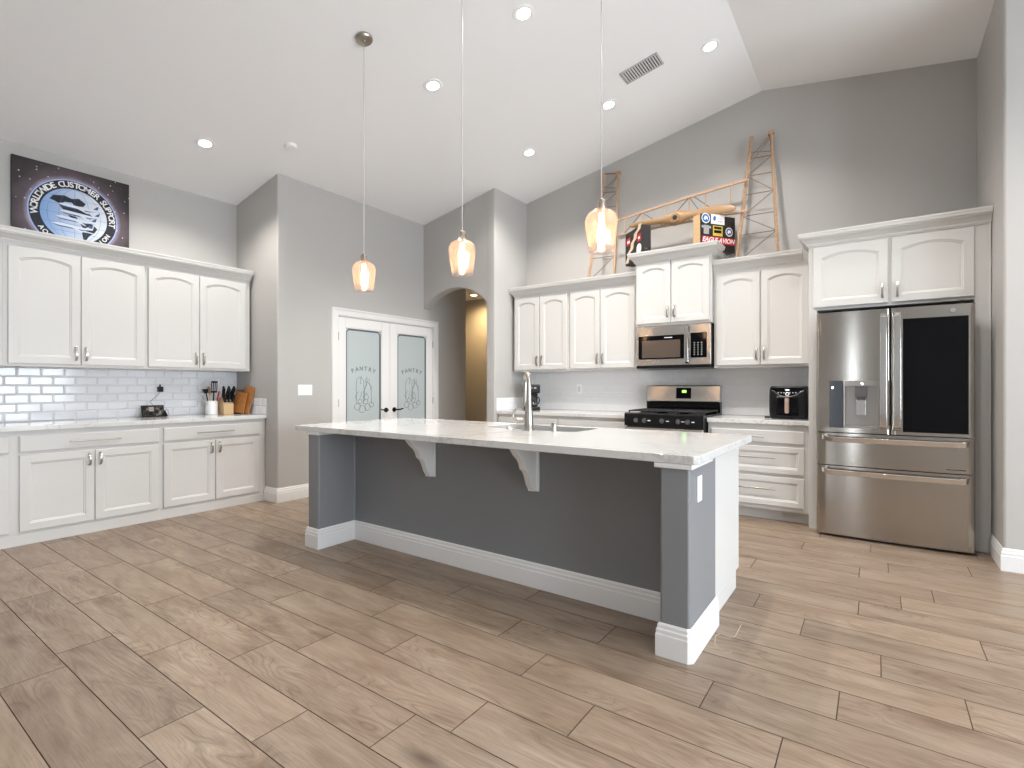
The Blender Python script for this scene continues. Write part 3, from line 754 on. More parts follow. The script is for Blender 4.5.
# ------------------------------------------------------------------ island
IX0, IX1 = -3.535, -.668
isl = thing('kitchen_island', 'grey kitchen island with end posts, white baseboard and white cabinet end', 'kitchen island', (0, 0, 0))
PF, KN, KB = 2.287, 2.615, 2.74      # post front, knee wall face, knee wall back
b = MB(); plan = [(IX0, PF), (IX0+.135, PF), (IX0+.135, KN), (IX1-.135, KN), (IX1-.135, PF), (IX1, PF), (IX1, KB), (IX0, KB)]
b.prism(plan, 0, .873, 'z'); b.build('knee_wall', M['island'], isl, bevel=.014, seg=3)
b = MB(); sweep(b, [(IX0, KB), (IX0, PF), (IX0+.135, PF), (IX0+.135, KN), (IX1-.135, KN), (IX1-.135, PF), (IX1-.012, PF), (IX1, PF+.012), (IX1, KB+.0)], BASEP)
b.build('baseboard', M['trim'], isl, bevel=.0015, seg=1)
for x0, x1 in ((IX0, IX0+.135), (IX1-.135, IX1)):
    b = MB(); b.box(x0-.022, x1+.014, PF-.014, KN+.01, .852, .8745); b.build('cap_trim', M['trim'], isl, bevel=.003)
b = MB(); b.box(IX0+.02, IX0+.04, KB, 3.385, .105, .8745); b.box(IX1-.044, IX1-.024, KB, 3.385, .105, .8745); b.box(IX0+.04, IX1-.044, KB, 3.365, .105, .125)
b.box(IX0+.04, IX1-.044, 3.365, 3.384, .125, .6); b.box(IX0+.02, IX1-.024, KB, 3.31, 0, .105)
cb = b.build('cabinet_body', M['cab'], isl, bevel=.0015, seg=1)
b = MB()
n_ = 5
for k in range(n_):
    a = IX0+.04+k*.562; door_mesh(b, a, a+.548, .12, .70, 3.385, 0) if False else b.box(a, a+.548, 3.3855, 3.405, .12, .85)
b.build('cabinet_fronts', M['cab'], isl, bevel=.002, seg=1)
# corbels
def corbel(xc):
    prof = [(KN, .8745), (KN-0.244, .8745), (KN-0.244, .868), (KN-0.228, .845), (KN-0.200, .815), (KN-0.166, .790), (KN-0.149, .765), (KN-0.141, .742), (KN-0.138, .730), (KN-0.121, .722), (KN-0.100, .700), (KN-0.086, .670), (KN-0.073, .635), (KN-.058, .612), (KN-.048, .600), (KN-.048, .590), (KN, .590)]
    b = MB(); b.prism(prof, xc-.022, xc+.022, 'x'); b.box(xc-.034, xc+.034, KN-.016, KN, .585, .8745); b.build('corbel', M['trim'], isl, bevel=.003)
corbel(-2.545); corbel(-1.687)
b = MB(); b.box(IX1, IX1+.006, 2.393, 2.463, .688, .806); op = b.build('outlet_plate', M['plate'], isl, bevel=.002)
for z in (.727, .767):
    b = MB(); b.box(IX1+.006, IX1+.0075, 2.413, 2.443, z-.014, z+.014); b.build('receptacle', M['plate'], op, bevel=.001)

# worktop with sink cut-out
SX0, SX1, SY0, SY1 = -2.40, -1.62, 3.00, 3.385
def slab(x0, x1, y0, y1, z0, z1, hx0, hx1, hy0, hy1, chamfer=.02, r=.05):
    b = MB(); n = 6
    outer = [(x0+chamfer, y0), (x1-chamfer, y0), (x1, y0+chamfer), (x1, y1-chamfer), (x1-chamfer, y1), (x0+chamfer, y1), (x0, y1-chamfer), (x0, y0+chamfer)]
    inner = []
    for (cx_, cy_, a0_) in ((hx1-r, hy0+r, -PI/2), (hx1-r, hy1-r, 0), (hx0+r, hy1-r, PI/2), (hx0+r, hy0+r, PI)):
        for i in range(n+1): a = a0_+PI/2*i/n; inner.append((cx_+r*math.cos(a), cy_+r*math.sin(a)))
    bm = bmesh.new()
    def ring(pts, z): return [bm.verts.new((p[0], p[1], z)) for p in pts]
    ot, it = ring(outer, z1), ring(inner, z1)
    es = [bm.edges.new((l[i], l[(i+1) % len(l)])) for l in (ot, it) for i in range(len(l))]
    bmesh.ops.triangle_fill(bm, edges=es, use_beauty=True)
    top = bm.faces[:]
    ret = bmesh.ops.extrude_face_region(bm, geom=top)
    vs = [g_ for g_ in ret['geom'] if isinstance(g_, bmesh.types.BMVert)]
    bmesh.ops.translate(bm, verts=vs, vec=(0, 0, z0-z1))
    bmesh.ops.recalc_face_normals(bm, faces=bm.faces)
    me = bpy.data.meshes.new('worktop'); bm.to_mesh(me); bm.free(); me.materials.append(M['quartz'])
    o = bpy.data.objects.new('worktop', me); COL.objects.link(o)
    bv = o.modifiers.new('bevel', 'BEVEL'); bv.width = .003; bv.segments = 2; bv.limit_method = 'ANGLE'; bv.angle_limit = math.radians(40)
    return o
tag(slab(-3.70, -.628, 2.272, 3.46, .8755, .915, SX0, SX1, SY0, SY1), 'large white veined quartz slab on top of the kitchen island', 'worktop')
sk = thing('sink', 'stainless double-bowl undermount sink in the island worktop', 'sink', ((SX0+SX1)/2, (SY0+SY1)/2, .8735))
b = MB(); a_, c_ = (SX1-SX0)/2+.008, (SY1-SY0)/2+.008; d_ = -.21; t_ = .004
b.box(-a_, a_, -c_, c_, d_, d_+t_); b.box(-a_, -a_+t_, -c_, c_, d_+t_, 0); b.box(a_-t_, a_, -c_, c_, d_+t_, 0); b.box(-a_+t_, a_-t_, -c_, -c_+t_, d_+t_, 0); b.box(-a_+t_, a_-t_, c_-t_, c_, d_+t_, 0)
b.build('basin', M['fsteel'], sk)  # darkened steel: the dim bowl interior is put into the colour
b = MB(); b.box(.02, .045, -c_+t_, c_-t_, d_+t_, -.02); b.build('divider', M['steel'], sk, bevel=.004)
b = MB(); [b.cyl((x, 0, d_+t_), (x, 0, d_+t_+.004), .045, n=24) for x in (-.19, .21)]; b.build('drain', M['chrome'], sk)
# faucet
fc = thing('faucet', 'tall brushed nickel pull-down kitchen faucet on the island', 'faucet', (-1.945, 2.935, .915))
b = MB(); b.lathe([(.038, 0), (.038, .006), (.034, .012), (.030, .06), (.026, .13), (.021, .19), (.019, .20)], 24); b.build('faucet_body', M['nickel'], fc, smooth=True)
ux, uy = -.72, .69
pts = [(0, 0, .17), (0, 0, .33)]
for i in range(1, 13): a = PI*i/12; pts.append((ux*.055*(1-math.cos(a)), uy*.055*(1-math.cos(a)), .33+.062*math.sin(a)))
pts.append((ux*.11, uy*.11, .29))
b = MB(); b.tube(pts, [.019]+[.0165]*(len(pts)-1), 14); b.build('spout', M['nickel'], fc, smooth=True)
b = MB(); b.tube([(ux*.11, uy*.11, .295), (ux*.112, uy*.112, .24), (ux*.118, uy*.118, .19), (ux*.122, uy*.122, .165)], [.0145, .016, .019, .0205], 16); b.build('spray_head', M['nickel'], fc, smooth=True)
b = MB(); b.cyl((-.005, 0, .065), (-.075, -.04, .065), .017, .019, 18); b.tube([(-.068, -.036, .065), (-.094, -.05, .08), (-.098, -.052, .105), (-.088, -.046, .135), (-.075, -.04, .148)], [.009, .007, .006, .006, .005], 10)
b.build('lever', M['nickel'], fc, smooth=True)
b = MB(); b.lathe([(.0215, 0), (.0215, .004), (.019, .006), (.019, .055), (.0175, .058)], 24)
tag(b.build('soap_dispenser', M['nickel'], loc=(-1.775, 2.985, .915), smooth=True), 'short brushed cylinder cap right of the faucet on island', 'dispenser')
b = MB(); b.lathe([(.028, 0), (.028, .004), (.02, .010), (.006, .012)], 20)
tag(b.build('sink_button', M['chrome'], loc=(-2.13, 2.965, .915), smooth=True), 'small low metal cap left of the faucet on island', 'button')

# ------------------------------------------------------------------ lights
def downlight(x, y, label, watt=DOWNLIGHT_W, hall=False):
    if hall: z = 2.72; ang = 0
    else: z = ceil_z(x); ang = math.atan(SL) if x < XR else -math.atan(SR)
    r = thing('ceiling_light', label, 'ceiling light', (x, y, z), rot=(0, -ang, 0), group=None if hall else 'recessed ceiling lights')
    b = MB(); b.lathe([(.052, -.001), (.052, -.006), (.078, -.006), (.082, -.001)], 32, cap=False); b.build('trim_ring', M['plate'], r, smooth=True)
    b = MB(); b.lathe([(.052, -.003), (.001, -.003)], 32, cap=False); b.build('lens', M['ledwarm'] if hall else M['led'], r)
    l = bpy.data.lights.new('downlight', 'SPOT'); l.energy = watt; l.spot_size = math.radians(165 if hall else 128); l.spot_blend = 1 if hall else .6; l.shadow_soft_size = .05
    l.color = (1, .66, .30) if hall else (1, .95, .89)
    o = bpy.data.objects.new('downlight', l); COL.objects.link(o); o.location = (x, y, z-.03)
for x, y, lab in ((-5.03, 2.207, 'recessed ceiling light at far left, above the left cabinets'), (-3.13, 3.222, 'recessed ceiling light between the first and second pendants'),
                  (-2.155, 3.18, 'recessed ceiling light at the top edge, above the faucet'), (-1.19, 4.67, 'recessed ceiling light right of the ceiling vent'),
                  (-2.165, 4.70, 'recessed ceiling light just left of the rightmost pendant cord top'), (-3.15, 4.76, 'recessed ceiling light nearest the arch wall corner')):
    downlight(x, y, lab)
for x, y in ((-1.19, 3.18), (.0, 3.18), (-5.03, .4), (-3.13, .6), (-1.2, .6), (1.5, .6), (1.5, 3.0), (-3.13, -1.6), (1.0, -1.6)):
    downlight(x, y, 'recessed ceiling light outside the frame', 20 if y < 2 else DOWNLIGHT_W)
downlight(-5.42, 6.54, 'warm recessed light in the hall ceiling beyond the arch', HALL_W, True)

def pendant(x, y, label):
    zb = 1.93; zc = ceil_z(x)
    r = thing('pendant_light', label, 'pendant light', (x, y, zb), group='glass pendant lights over the island')
    b = MB(); n = 36
    pr = [(.064, .0), (.068, .03), (.075, .08), (.0825, .13), (.0845, .155), (.081, .178), (.070, .198), (.050, .213), (.030, .222), (.023, .228), (.0215, .262), (.024, .268)]
    b.lathe(pr, n, cap=False)
    sh = b.build('lamp_shade', M['shade'], r, smooth=True, ang=180)
    so = sh.modifiers.new('solid', 'SOLIDIFY'); so.thickness = .003
    b = MB(); b.cyl((0, 0, .2), (0, 0, .272), .0175, .0175, 20); b.lathe([(.02, .266), (.02, .275), (.006, .283)], 20); b.build('lamp_holder', M['nickel'], r, smooth=True)
    b = MB(); b.lathe([(.004, .032), (.014, .036), (.021, .055), (.023, .085), (.021, .125), (.014, .155), (.012, .2)], 20); b.build('bulb', M['bulb'], r, smooth=True)
    b = MB(); b.cyl((0, 0, .28), (0, 0, zc-zb-.01), .0028, n=8); b.build('cord', mat('pale_cord', (.55, .54, .53), .4, .3), r)
    ang = math.atan(SL)
    b = MB(); b.lathe([(.064, 0), (.064, -.012), (.055, -.022), (.012, -.026), (.008, -.04)], 30, M4=Matrix.Translation((0, 0, zc-zb)) @ Matrix.Rotation(-ang, 4, 'Y')); b.build('canopy', M['nickel'], r, smooth=True)
for x, lab in ((-3.127, 'clear glass pendant light in front of the pantry wall, leftmost of three'), (-2.158, 'clear glass pendant light in front of the arch wall, middle of three'), (-1.187, 'clear glass pendant light in front of the wooden tower, rightmost of three')):
    pendant(x, 2.487, lab)

# ceiling vent
vx, vy = -1.735, 4.46
r = thing('ceiling_vent', 'grey louvred air vent on the white ceiling', 'vent', (vx, vy, ceil_z(vx)), rot=(0, -math.atan(SL), 0))
b = MB(); a_, c_ = .178, .096
for q in ((-a_, a_, -c_, -c_+.014), (-a_, a_, c_-.014, c_), (-a_, -a_+.014, -c_+.014, c_-.014), (a_-.014, a_, -c_+.014, c_-.014)): b.box(q[0], q[1], q[2], q[3], -.008, 0)
b.build('frame', mat('vent_grey', (.42, .42, .41), .5), r)
b = MB(); b.box(-a_+.01, a_-.01, -c_+.01, c_-.01, -.002, -.0005); b.build('backing', M['rubber'], r)
for i in range(15):
    x = -a_+.026+i*.0233
    b = MB(); b.box(-.0008, .0008, -c_+.014, c_-.014, -.007, .007, Matrix.Translation((x, 0, -.007)) @ Matrix.Rotation(.9, 4, 'Y')); b.build('louvre', mat('vent_blade', (.55, .55, .54), .5) if i == 0 else bpy.data.materials['vent_blade'], r)
b = MB(); b.lathe([(.055, 0), (.055, -.012), (.045, -.024), (.001, -.027)], 28)
tag(b.build('smoke_detector', M['ceil'], loc=(-4.6, 2.793, ceil_z(-4.6)), rot=(0, -math.atan(SL), 0), smooth=True), 'small round white smoke detector on the ceiling left of the first pendant', 'smoke detector')

# ------------------------------------------------------------------ left wall decoration: round emblem canvas
pic = thing('canvas_print', 'dark starry canvas with round aviation emblem on top of the left cabinets', 'picture', (XL+.004, 1.487, 2.383))
PW, PH = .83, .785
b = MB(); b.box(0, .034, -PW/2, PW/2, 0, PH)
def space_mat():
    m = mat('starry_print', (.02, .015, .02), .5); t = NT(m); v = t.coord()
    vo = t.n('ShaderNodeTexVoronoi', feature='F1'); vo.inputs['Scale'].default_value = 24; t.l(v, vo.inputs['Vector'])
    st = t.ramp(vo.outputs['Distance'], [(.0, (1,1,1)), (.10, (.5,.5,.5)), (.16, (0,0,0))])
    # purple bloom printed around the emblem
    mp = t.n('ShaderNodeVectorMath', operation='DISTANCE'); mp.inputs[1].default_value = (.034, 0, .37); t.l(v, mp.inputs[0])
    gl = t.ramp(mp.outputs['Value'], [(.31, (.35, .33, .45)), (.35, (.10, .07, .085)), (.44, (.03, .02, .022)), (.6, (.008, .005, .006))])
    n = t.noise(v, 6, 4); nn = t.ramp(n, [(.3, (.6,.6,.6)), (.7, (1.3,1.3,1.3))])
    c = t.mix(1, gl, nn, 'MULTIPLY'); c = t.mix(.8, c, st, 'ADD'); t.l(c, t.b.inputs['Base Color']); return m
b.build('canvas', space_mat(), pic, bevel=.003)
ez = .37
def disc(b, r0, r1, x, n=64, x1=None):
    if r0 <= 0: b.cyl((x, 0, ez), (x+.0007, 0, ez), r1, n=n)
    else:
        v = []; f = []
        for i in range(n):
            a = 2*PI*i/n
            for rr_, xx in ((r0, x), (r1, x), (r1, x+.0007), (r0, x+.0007)): v.append((xx, rr_*math.cos(a), ez+rr_*math.sin(a)))
        for i in range(n):
            j = (i+1) % n
            for k in range(4): q = (k+1) % 4; f.append((i*4+k, i*4+q, j*4+q, j*4+k))
        b.add(v, f)
b = MB(); disc(b, 0, .319, .0342); em = b.build('emblem_edge', mat('pale_blue_rim', (.40, .48, .75), .5), pic)
b = MB(); disc(b, .238, .31, .0352); b.build('emblem_ring', M['navy'], pic)
gm = mat('globe_blue', (.40, .55, .80), .5); t = NT(gm); v = t.coord(); sp = t.n('ShaderNodeSeparateXYZ'); t.l(v, sp.inputs[0])
mr = t.n('ShaderNodeMapRange'); mr.inputs[1].default_value = -.22; mr.inputs[2].default_value = .16; t.l(sp.outputs['Y'], mr.inputs[0])
t.l(t.ramp(mr.outputs[0], [(0, (.22, .38, .68)), (1, (.72, .76, .84))]), t.b.inputs['Base Color'])
b = MB(); disc(b, 0, .238, .0352); b.build('globe', gm, pic)
b = MB()
for k in (-.15, -.08, 0, .08, .15):
    q = math.sqrt(.236**2-k*k); b.tube([(.0362, -q, ez+k), (.0362, q, ez+k)], .0012, 4)
for k in (-.19, -.11, 0, .11, .19):
    b.tube([(.0362, k*math.cos(a), ez+.236*math.sin(a)) for a in [(-PI/2+PI*i/12) for i in range(13)]], .0012, 4)
b.build('globe_grid', mat('grid_blue', (.15, .25, .45), .5), pic)
b = MB()
def blob(pts, x=.0364): b.prism([(p, ez+q) for p, q in pts], x, x+.0006, 'x')
blob([(-.175, .11), (-.15, .15), (-.07, .165), (-.02, .15), (.03, .165), (.08, .13), (.06, .10), (.0, .09), (-.02, .115), (-.07, .11), (-.1, .08), (-.14, .10)])
blob([(-.12, .09), (-.04, .09), (.06, .07), (.13, .03), (.11, -.0), (.04, .02), (.0, .0), (-.06, .02), (-.09, .05)])
blob([(-.05, .0), (.01, -.005), (.03, -.03), (.01, -.05), (-.02, -.03)])
blob([(.03, -.035), (.13, -.045), (.165, -.08), (.14, -.125), (.08, -.115), (.05, -.08)])
blob([(.05, -.13), (.13, -.13), (.10, -.165), (.075, -.215), (.06, -.19)])
b.build('continents', M['navy'], pic)
b = MB()
for k, (py, pz) in enumerate(((-.10, .085), (-.09, .025), (-.115, -.03), (-.14, -.095))):
    L_ = .27
    b.prism([(py-.02, ez+pz), (py+.02, ez+pz+.014), (py+L_*.8, ez+pz+.004), (py+L_, ez+pz+.045), (py+L_+.012, ez+pz+.045), (py+L_, ez+pz-.004), (py+L_*.7, ez+pz-.016), (py+.02, ez+pz-.010)], .0372, .0378, 'x')
    b.prism([(py+.10, ez+pz-.006), (py+.15, ez+pz-.006), (py+.20, ez+pz-.04), (py+.185, ez+pz-.04)], .0372, .0379, 'x')
    b.m(1); b.prism([(py-.02, ez+pz-.001), (py+.02, ez+pz-.010), (py+L_*.7, ez+pz-.016), (py+L_, ez+pz-.004), (py+L_*.7, ez+pz-.024), (py+.02, ez+pz-.019)], .0372, .0378, 'x')
    b.prism([(py+L_*.86, ez+pz+.012), (py+L_*.98, ez+pz+.042), (py+L_*1.02, ez+pz+.042), (py+L_*.98, ez+pz+.010)], .0379, .0384, 'x'); b.m(0)
b.build('aircraft_row', [mat('pale_airliner', (.70, .76, .86), .5), mat('airliner_blue', (.04, .09, .22), .5)], pic)
b = MB()
PL = Matrix(((0,0,1,0),(1,0,0,0),(0,1,0,0),(0,0,0,1)))
txt = 'WORLDWIDE CUSTOMER SUPPORT'; rad = .254; total = math.radians(196); wts = [1.25 if c in 'WM' else (.45 if c == 'I' else (.7 if c == ' ' else .95)) for c in txt]; sw_ = sum(wts); acc = 0
for ch, wt in zip(txt, wts):
    a = -total/2+total*(acc+wt/2)/sw_; acc += wt
    if ch == ' ': continue
    glyphs(b, ch, .068, Matrix.Translation((.0366, rad*math.sin(a), ez+rad*math.cos(a))) @ Matrix.Rotation(-a, 4, 'X') @ PL, .0005)
def bottom(txt, a0, step):
    for k, ch in enumerate(txt):
        a = a0+k*step
        glyphs(b, ch, .05, Matrix.Translation((.0366, (rad+.036)*math.sin(a), ez+(rad+.036)*math.cos(a))) @ Matrix.Rotation(-a+PI, 4, 'X') @ PL, .0005)
bottom('AOG/F', math.radians(-124), math.radians(-8.6)); bottom('DIVISION', math.radians(176), math.radians(-8.2))
b.build('emblem_lettering', M['white'], pic)

# smart display and plug on the left wall
sd = thing('smart_display', 'black tablet-like display leaning on the left worktop', 'display', (XL+.13, 2.075, .916), 0)
b = MB(); TR = Matrix.Rotation(math.radians(-14), 4, 'Y')
b.box(-.012, 0, -.098, .098, 0, .118, TR); b.build('display_case', M['black'], sd, bevel=.003)
b = MB(); b.box(0, .001, -.088, .088, .010, .108, TR)
pm = mat('screen_photo', (.02, .02, .02), .1); t = NT(pm); n = t.noise(t.coord(), 26, 3); cc = t.ramp(n, [(.42, (.008,.008,.008)), (.58, (.07,.06,.05)), (.7, (.25,.22,.2))]); t.l(cc, t.b.inputs['Base Color'])
b.build('screen', pm, sd)
b = MB(); b.box(.001, .0016, -.035, .008, .055, .10, TR); b.build('screen_picture', mat('screen_figure', (.30, .26, .24), .3), sd)
b = MB(); b.prism([(-.06, 0), (.03, 0), (.03, .01), (-.03, .06)], .10, .112, 'y'); b.build('stand', M['black'], sd)
b = MB(); b.tube([(-.02, .105, .05), (-.05, .13, .07), (-.06, .15, .05), (-.06, .158, .004), (-.03, .14, .003)], .0022, 6); b.build('side_cable', mat('grey_cable', (.2, .2, .2), .5), sd)
pg = thing('power_adapter', 'black plug-in power adapter on the tiled left wall', 'power adapter', (XL+.01, 2.17, 1.19))
b = MB(); b.box(0, .035, -.023, .023, -.03, .024); b.box(.005, .02, -.006, .006, .024, .046); b.build('adapter_body', M['black'], pg, bevel=.003)
b = MB(); b.tube([(.012, 0, -.03), (.012, -.02, -.06), (.012, -.075, -.115), (.014, -.088, -.125), (.03, -.085, -.135), (.055, -.07, -.18)], .0022, 6); b.build('cord', bpy.data.materials['grey_cable'], pg)

# utensil crock + utensils
KX, KY, KZ = XL+.155, 2.605, .9155
b = MB(); b.lathe([(.052, 0), (.056, .004), (.057, .145), (.054, .147), (.051, .143), (.05, .01), (.001, .008)], 32)
tag(b.build('utensil_crock', M['ceramic'], loc=(KX, KY, KZ), smooth=True), 'white ceramic utensil crock on the left worktop', 'crock')
def utensil(name, label, base, tip, build, mats):
    d = Vector(tip)-Vector(base); q = d.to_track_quat('Z', 'X').to_euler()
    o = thing(name, label, 'utensil', (KX+base[0], KY+base[1], KZ+.012+base[2]), rot=q, group='utensils in the crock')
    build(o, d.length)
def spatula(o, L):
    b = MB(); b.cyl((0, 0, 0), (0, 0, L-.12), .007, n=10); b.build('handle', M['black'], o, smooth=True)
    b = MB(); w_ = .046; z0, z1 = L-.125, L
    b.box(-.0025, .0025, -w_, w_, z0, z0+.02); b.box(-.0025, .0025, -w_, w_, z1-.02, z1)
    for k in range(4): y = -w_+k*(2*w_-.011)/3; b.box(-.0025, .0025, y, y+.011, z0+.02, z1-.02)
    b.build('slotted_blade', M['black'], o, bevel=.0015, seg=1)
def spoon(o, L):
    b = MB(); b.cyl((0, 0, 0), (0, 0, L-.07), .0055, n=10); b.build('handle', M['oak'], o, smooth=True)
    b = MB(); b.lathe([(.006, -.045), (.02, -.03), (.027, 0), (.022, .025), (.005, .036)], 18, M4=Matrix.Translation((0, 0, L-.035)) @ Matrix.Diagonal((.35, 1, 1, 1))); b.build('bowl', M['spoon'], o, smooth=True)
def turner(o, L):
    b = MB(); b.cyl((0, 0, 0), (0, 0, L-.05), .005, n=10); b.build('handle', M['chrome'], o, smooth=True)
    b = MB(); b.tube([(0, 0, L-.05), (0, -.02, L-.01), (0, -.055, L+.005)], [.006, .007, .008], 8); b.build('hook_end', M['chrome'], o, smooth=True)
def scoop(o, L):
    b = MB(); b.cyl((0, 0, 0), (0, 0, L-.05), .006, n=10); b.build('handle', M['black'], o, smooth=True)
    b = MB(); b.lathe([(.004, -.03), (.02, -.02), (.028, 0), (.03, .02)], 18, M4=Matrix.Translation((0, 0, L-.03))); b.build('ladle_bowl', M['black'], o, smooth=True)
def tongs(o, L):
    b = MB()
    for s_ in (-1, 1): b.tube([(0, s_*.004, 0), (0, s_*.012, L*.6), (0, s_*.015, L)], .005, 8)
    b.build('tong_arms', M['red'], o, smooth=True)
utensil('slotted_turner', 'black slotted turner standing tallest in the white crock', (0, .01, 0), (.02, .02, .345), spatula, None)
utensil('wooden_spoon', 'reddish wooden spoon in the white crock', (.0, -.01, 0), (.0, -.03, .285), spoon, None)
utensil('ladle', 'black ladle behind the wooden spoon in the crock', (-.015, -.012, 0), (-.03, -.05, .27), scoop, None)
utensil('serving_fork', 'steel serving utensil leaning out left of the crock', (.01, .0, 0), (.01, -.115, .20), turner, None)
utensil('tongs', 'red-handled tongs leaning right in the crock', (.02, .022, 0), (.03, .062, .235), tongs, None)
# knife block
kb = thing('knife_block', 'pale wooden knife block beside the white crock', 'knife block', (XL+.19, 2.735, .9155), 0)
b = MB(); b.prism([(.065, 0), (-.06, 0), (-.085, .14), (-.02, .19), (.065, .11)], -.052, .052, 'y'); b.build('block', M['block'], kb, bevel=.004)
kn = None
idx = 0
for row, (bx, bz) in enumerate(((-.012, .18), (.018, .153), (.045, .125))):
    for c in range(3):
        o = thing('kitchen_knife', 'x', 'knife', (0, 0, 0), group='black-handled knives in the block')
        L_ = .135 if row < 2 else .09
        b = MB(); b.tube([(0, 0, 0), (0, 0, L_*.5), (0, 0, L_)], 0, rect=(.008, .011)); b.build('knife_handle', M['black'], o, bevel=.003)
        b = MB(); b.box(-.001, .001, -.01, .01, -.05, 0); b.build('blade', M['chrome'], o)
        tl = .62
        o.location = (kb.location.x+bx+.012, kb.location.y-.034+c*.034, .9155+bz+.006); o.rotation_euler = (-(c-1)*.16, math.radians(32)-.12*row, 0)
        o['label'] = 'black knife handle, %s of the %s row of the wooden knife block' % (('left', 'middle', 'right')[c], ('back', 'middle', 'front')[row])
# cutting boards leaning against the return wall
def board(x, y, w_, h, t_, tilt, yaw, label, mm, hole=False):
    o = thing('cutting_board', label, 'cutting board', (x, y, .917), rot=(0, 0, yaw), group='cutting boards leaning in the corner')
    b = MB(); r_ = .02; pts = []
    for (cx_, cz_, a0_) in ((w_/2-r_, r_, -PI/2), (w_/2-r_, h-r_, 0), (-w_/2+r_, h-r_, PI/2), (-w_/2+r_, r_, PI)):
        for i in range(5): a = a0_+PI/2*i/4; pts.append((cx_+r_*math.cos(a), cz_+r_*math.sin(a)))
    b.prism(pts, 0, t_, 'y', Matrix.Rotation(-tilt, 4, 'X')); b.build('board', M[mm], o, bevel=.003)
    if hole:
        b = MB(); b.box(-.012, .012, -.0012, .0, h*.32, h*.72, Matrix.Rotation(-tilt, 4, 'X')); b.build('inlay_strip', M['board2'], o)
board(XL+.125, 2.868, .18, .27, .018, .20, 0, 'dark wooden cutting board at the back of the corner stack', 'board2')
board(XL+.25, 2.855, .15, .255, .020, .20, .0, 'orange-brown wooden cutting board in front, upright in the corner', 'board', True) if False else None
b_ = None
o = thing('cutting_board', 'tall orange-brown cutting board leaning on the white tile upstand', 'cutting board', (XL+.30, 2.865, .917), rot=(0, 0, .25), group='cutting boards leaning in the corner')
b = MB(); b.box(-.075, .075, 0, .02, 0, .29, Matrix.Rotation(-.16, 4, 'X') @ Matrix.Rotation(.16, 4, 'Y')); b.build('board', M['board'], o, bevel=.008, loc=(0, 0, .012))
o = thing('cutting_board', 'short square cutting board in front of the taller boards', 'cutting board', (XL+.255, 2.842, .917), rot=(0, 0, .3), group='cutting boards leaning in the corner')
b = MB(); b.box(-.075, .075, -.018, 0, 0, .225, Matrix.Rotation(-.10, 4, 'X') @ Matrix.Rotation(.14, 4, 'Y')); b.build('board', M['board'], o, bevel=.006, loc=(0, 0, .012))

# ------------------------------------------------------------------ coffee maker and air fryer
cm = thing('coffee_maker', 'black drip coffee maker with glass carafe on the back worktop', 'coffee maker', (-3.575, 5.45, .9155), .7)
b = MB(); b.box(-.10, .10, -.13, .12, 0, .045); b.build('base', M['black'], cm, bevel=.012)
b = MB(); b.box(-.09, .09, .04, .12, .045, .215); b.build('water_tank', M['black'], cm, bevel=.01)
b = MB(); b.prism([(-.13, .215), (.12, .215), (.12, .325), (-.11, .325), (-.13, .31)], -.10, .10, 'x'); b.build('brew_head', M['black'], cm, bevel=.014)
b = MB(); b.lathe([(.045, .047), (.062, .06), (.066, .095), (.058, .135), (.045, .158), (.046, .165)], 28, (0, -.045, 0), cap=False); b.lathe([(.046, .046), (.001, .046)], 28, (0, -.045, 0), cap=False); ca = b.build('carafe', M['carafe'], cm, smooth=True)
b = MB(); b.lathe([(.048, .165), (.048, .18), (.03, .19)], 24, (0, -.045, 0)); b.tube([(.045, -.07, .165), (.085, -.09, .16), (.095, -.095, .13), (.085, -.09, .085), (.062, -.08, .08)], .008, 8); b.build('carafe_handle', M['black'], ca, smooth=True)
b = MB(); b.box(-.035, .0, -.132, -.13, .27, .29); b.m(0); b.box(.02, .05, -.132, -.13, .27, .29); b.build('buttons', mat('pale_button', (.35, .35, .35), .3), cm)
af = thing('air_fryer', 'black air fryer with copper handle on the worktop beside refrigerator', 'air fryer', (-.665, 5.44, .9155), 0)
b = MB(); prof_ = []
def rbox(b, hx, hy, r_, z0, z1, n=6, sc=1.0, cy_=0):
    pts = []
    for (cx_, cz_, a0_) in ((hx-r_, -hy+r_, -PI/2), (hx-r_, hy-r_, 0), (-hx+r_, hy-r_, PI/2), (-hx+r_, -hy+r_, PI)):
        for i in range(n+1): a = a0_+PI/2*i/n; pts.append((cx_+r_*math.cos(a), cy_+cz_+r_*math.sin(a)))
    return pts
layers = [(0, .93), (.012, .97), (.08, 1.0), (.20, 1.0), (.265, .985), (.292, .955), (.303, .90)]
base = rbox(b, .158, .15, .05, 0, 1); v = []; f = []
for z, s_ in layers: v += [(x*s_, y*s_, z) for x, y in base]
m_ = len(base)
for k in range(len(layers)-1):
    for i in range(m_): j = (i+1) % m_; f.append((k*m_+i, k*m_+j, (k+1)*m_+j, (k+1)*m_+i))
f.append(tuple(range(m_))[::-1]); f.append(tuple((len(layers)-1)*m_+i for i in range(m_)))
b.add(v, f); b.build('housing', M['black'], af, smooth=True, ang=60)
b = MB(); pts = [(-.125, .290), (-.128, .262)]+[(-.11+.22*i/12, .212-.0+.05*abs((i-6)/6)**3) for i in range(13)]+[(.128, .262), (.125, .290)]
b.prism(pts, -.153, -.135, 'y'); fp = b.build('control_panel', M['blackgloss'], af)
b = MB(); b.tube([(p[0], -.153, p[1]-.002) for p in pts[1:-1]], .003, 6); b.build('panel_rim', mat('dark_rim', (.18, .18, .19), .2, .7), af, smooth=True)
b = MB(); b.box(-.017, .017, -.1545, -.153, .262, .274)
for k in range(7): b.box(-.078+k*.024, -.072+k*.024, -.1545, -.153, .240, .246)
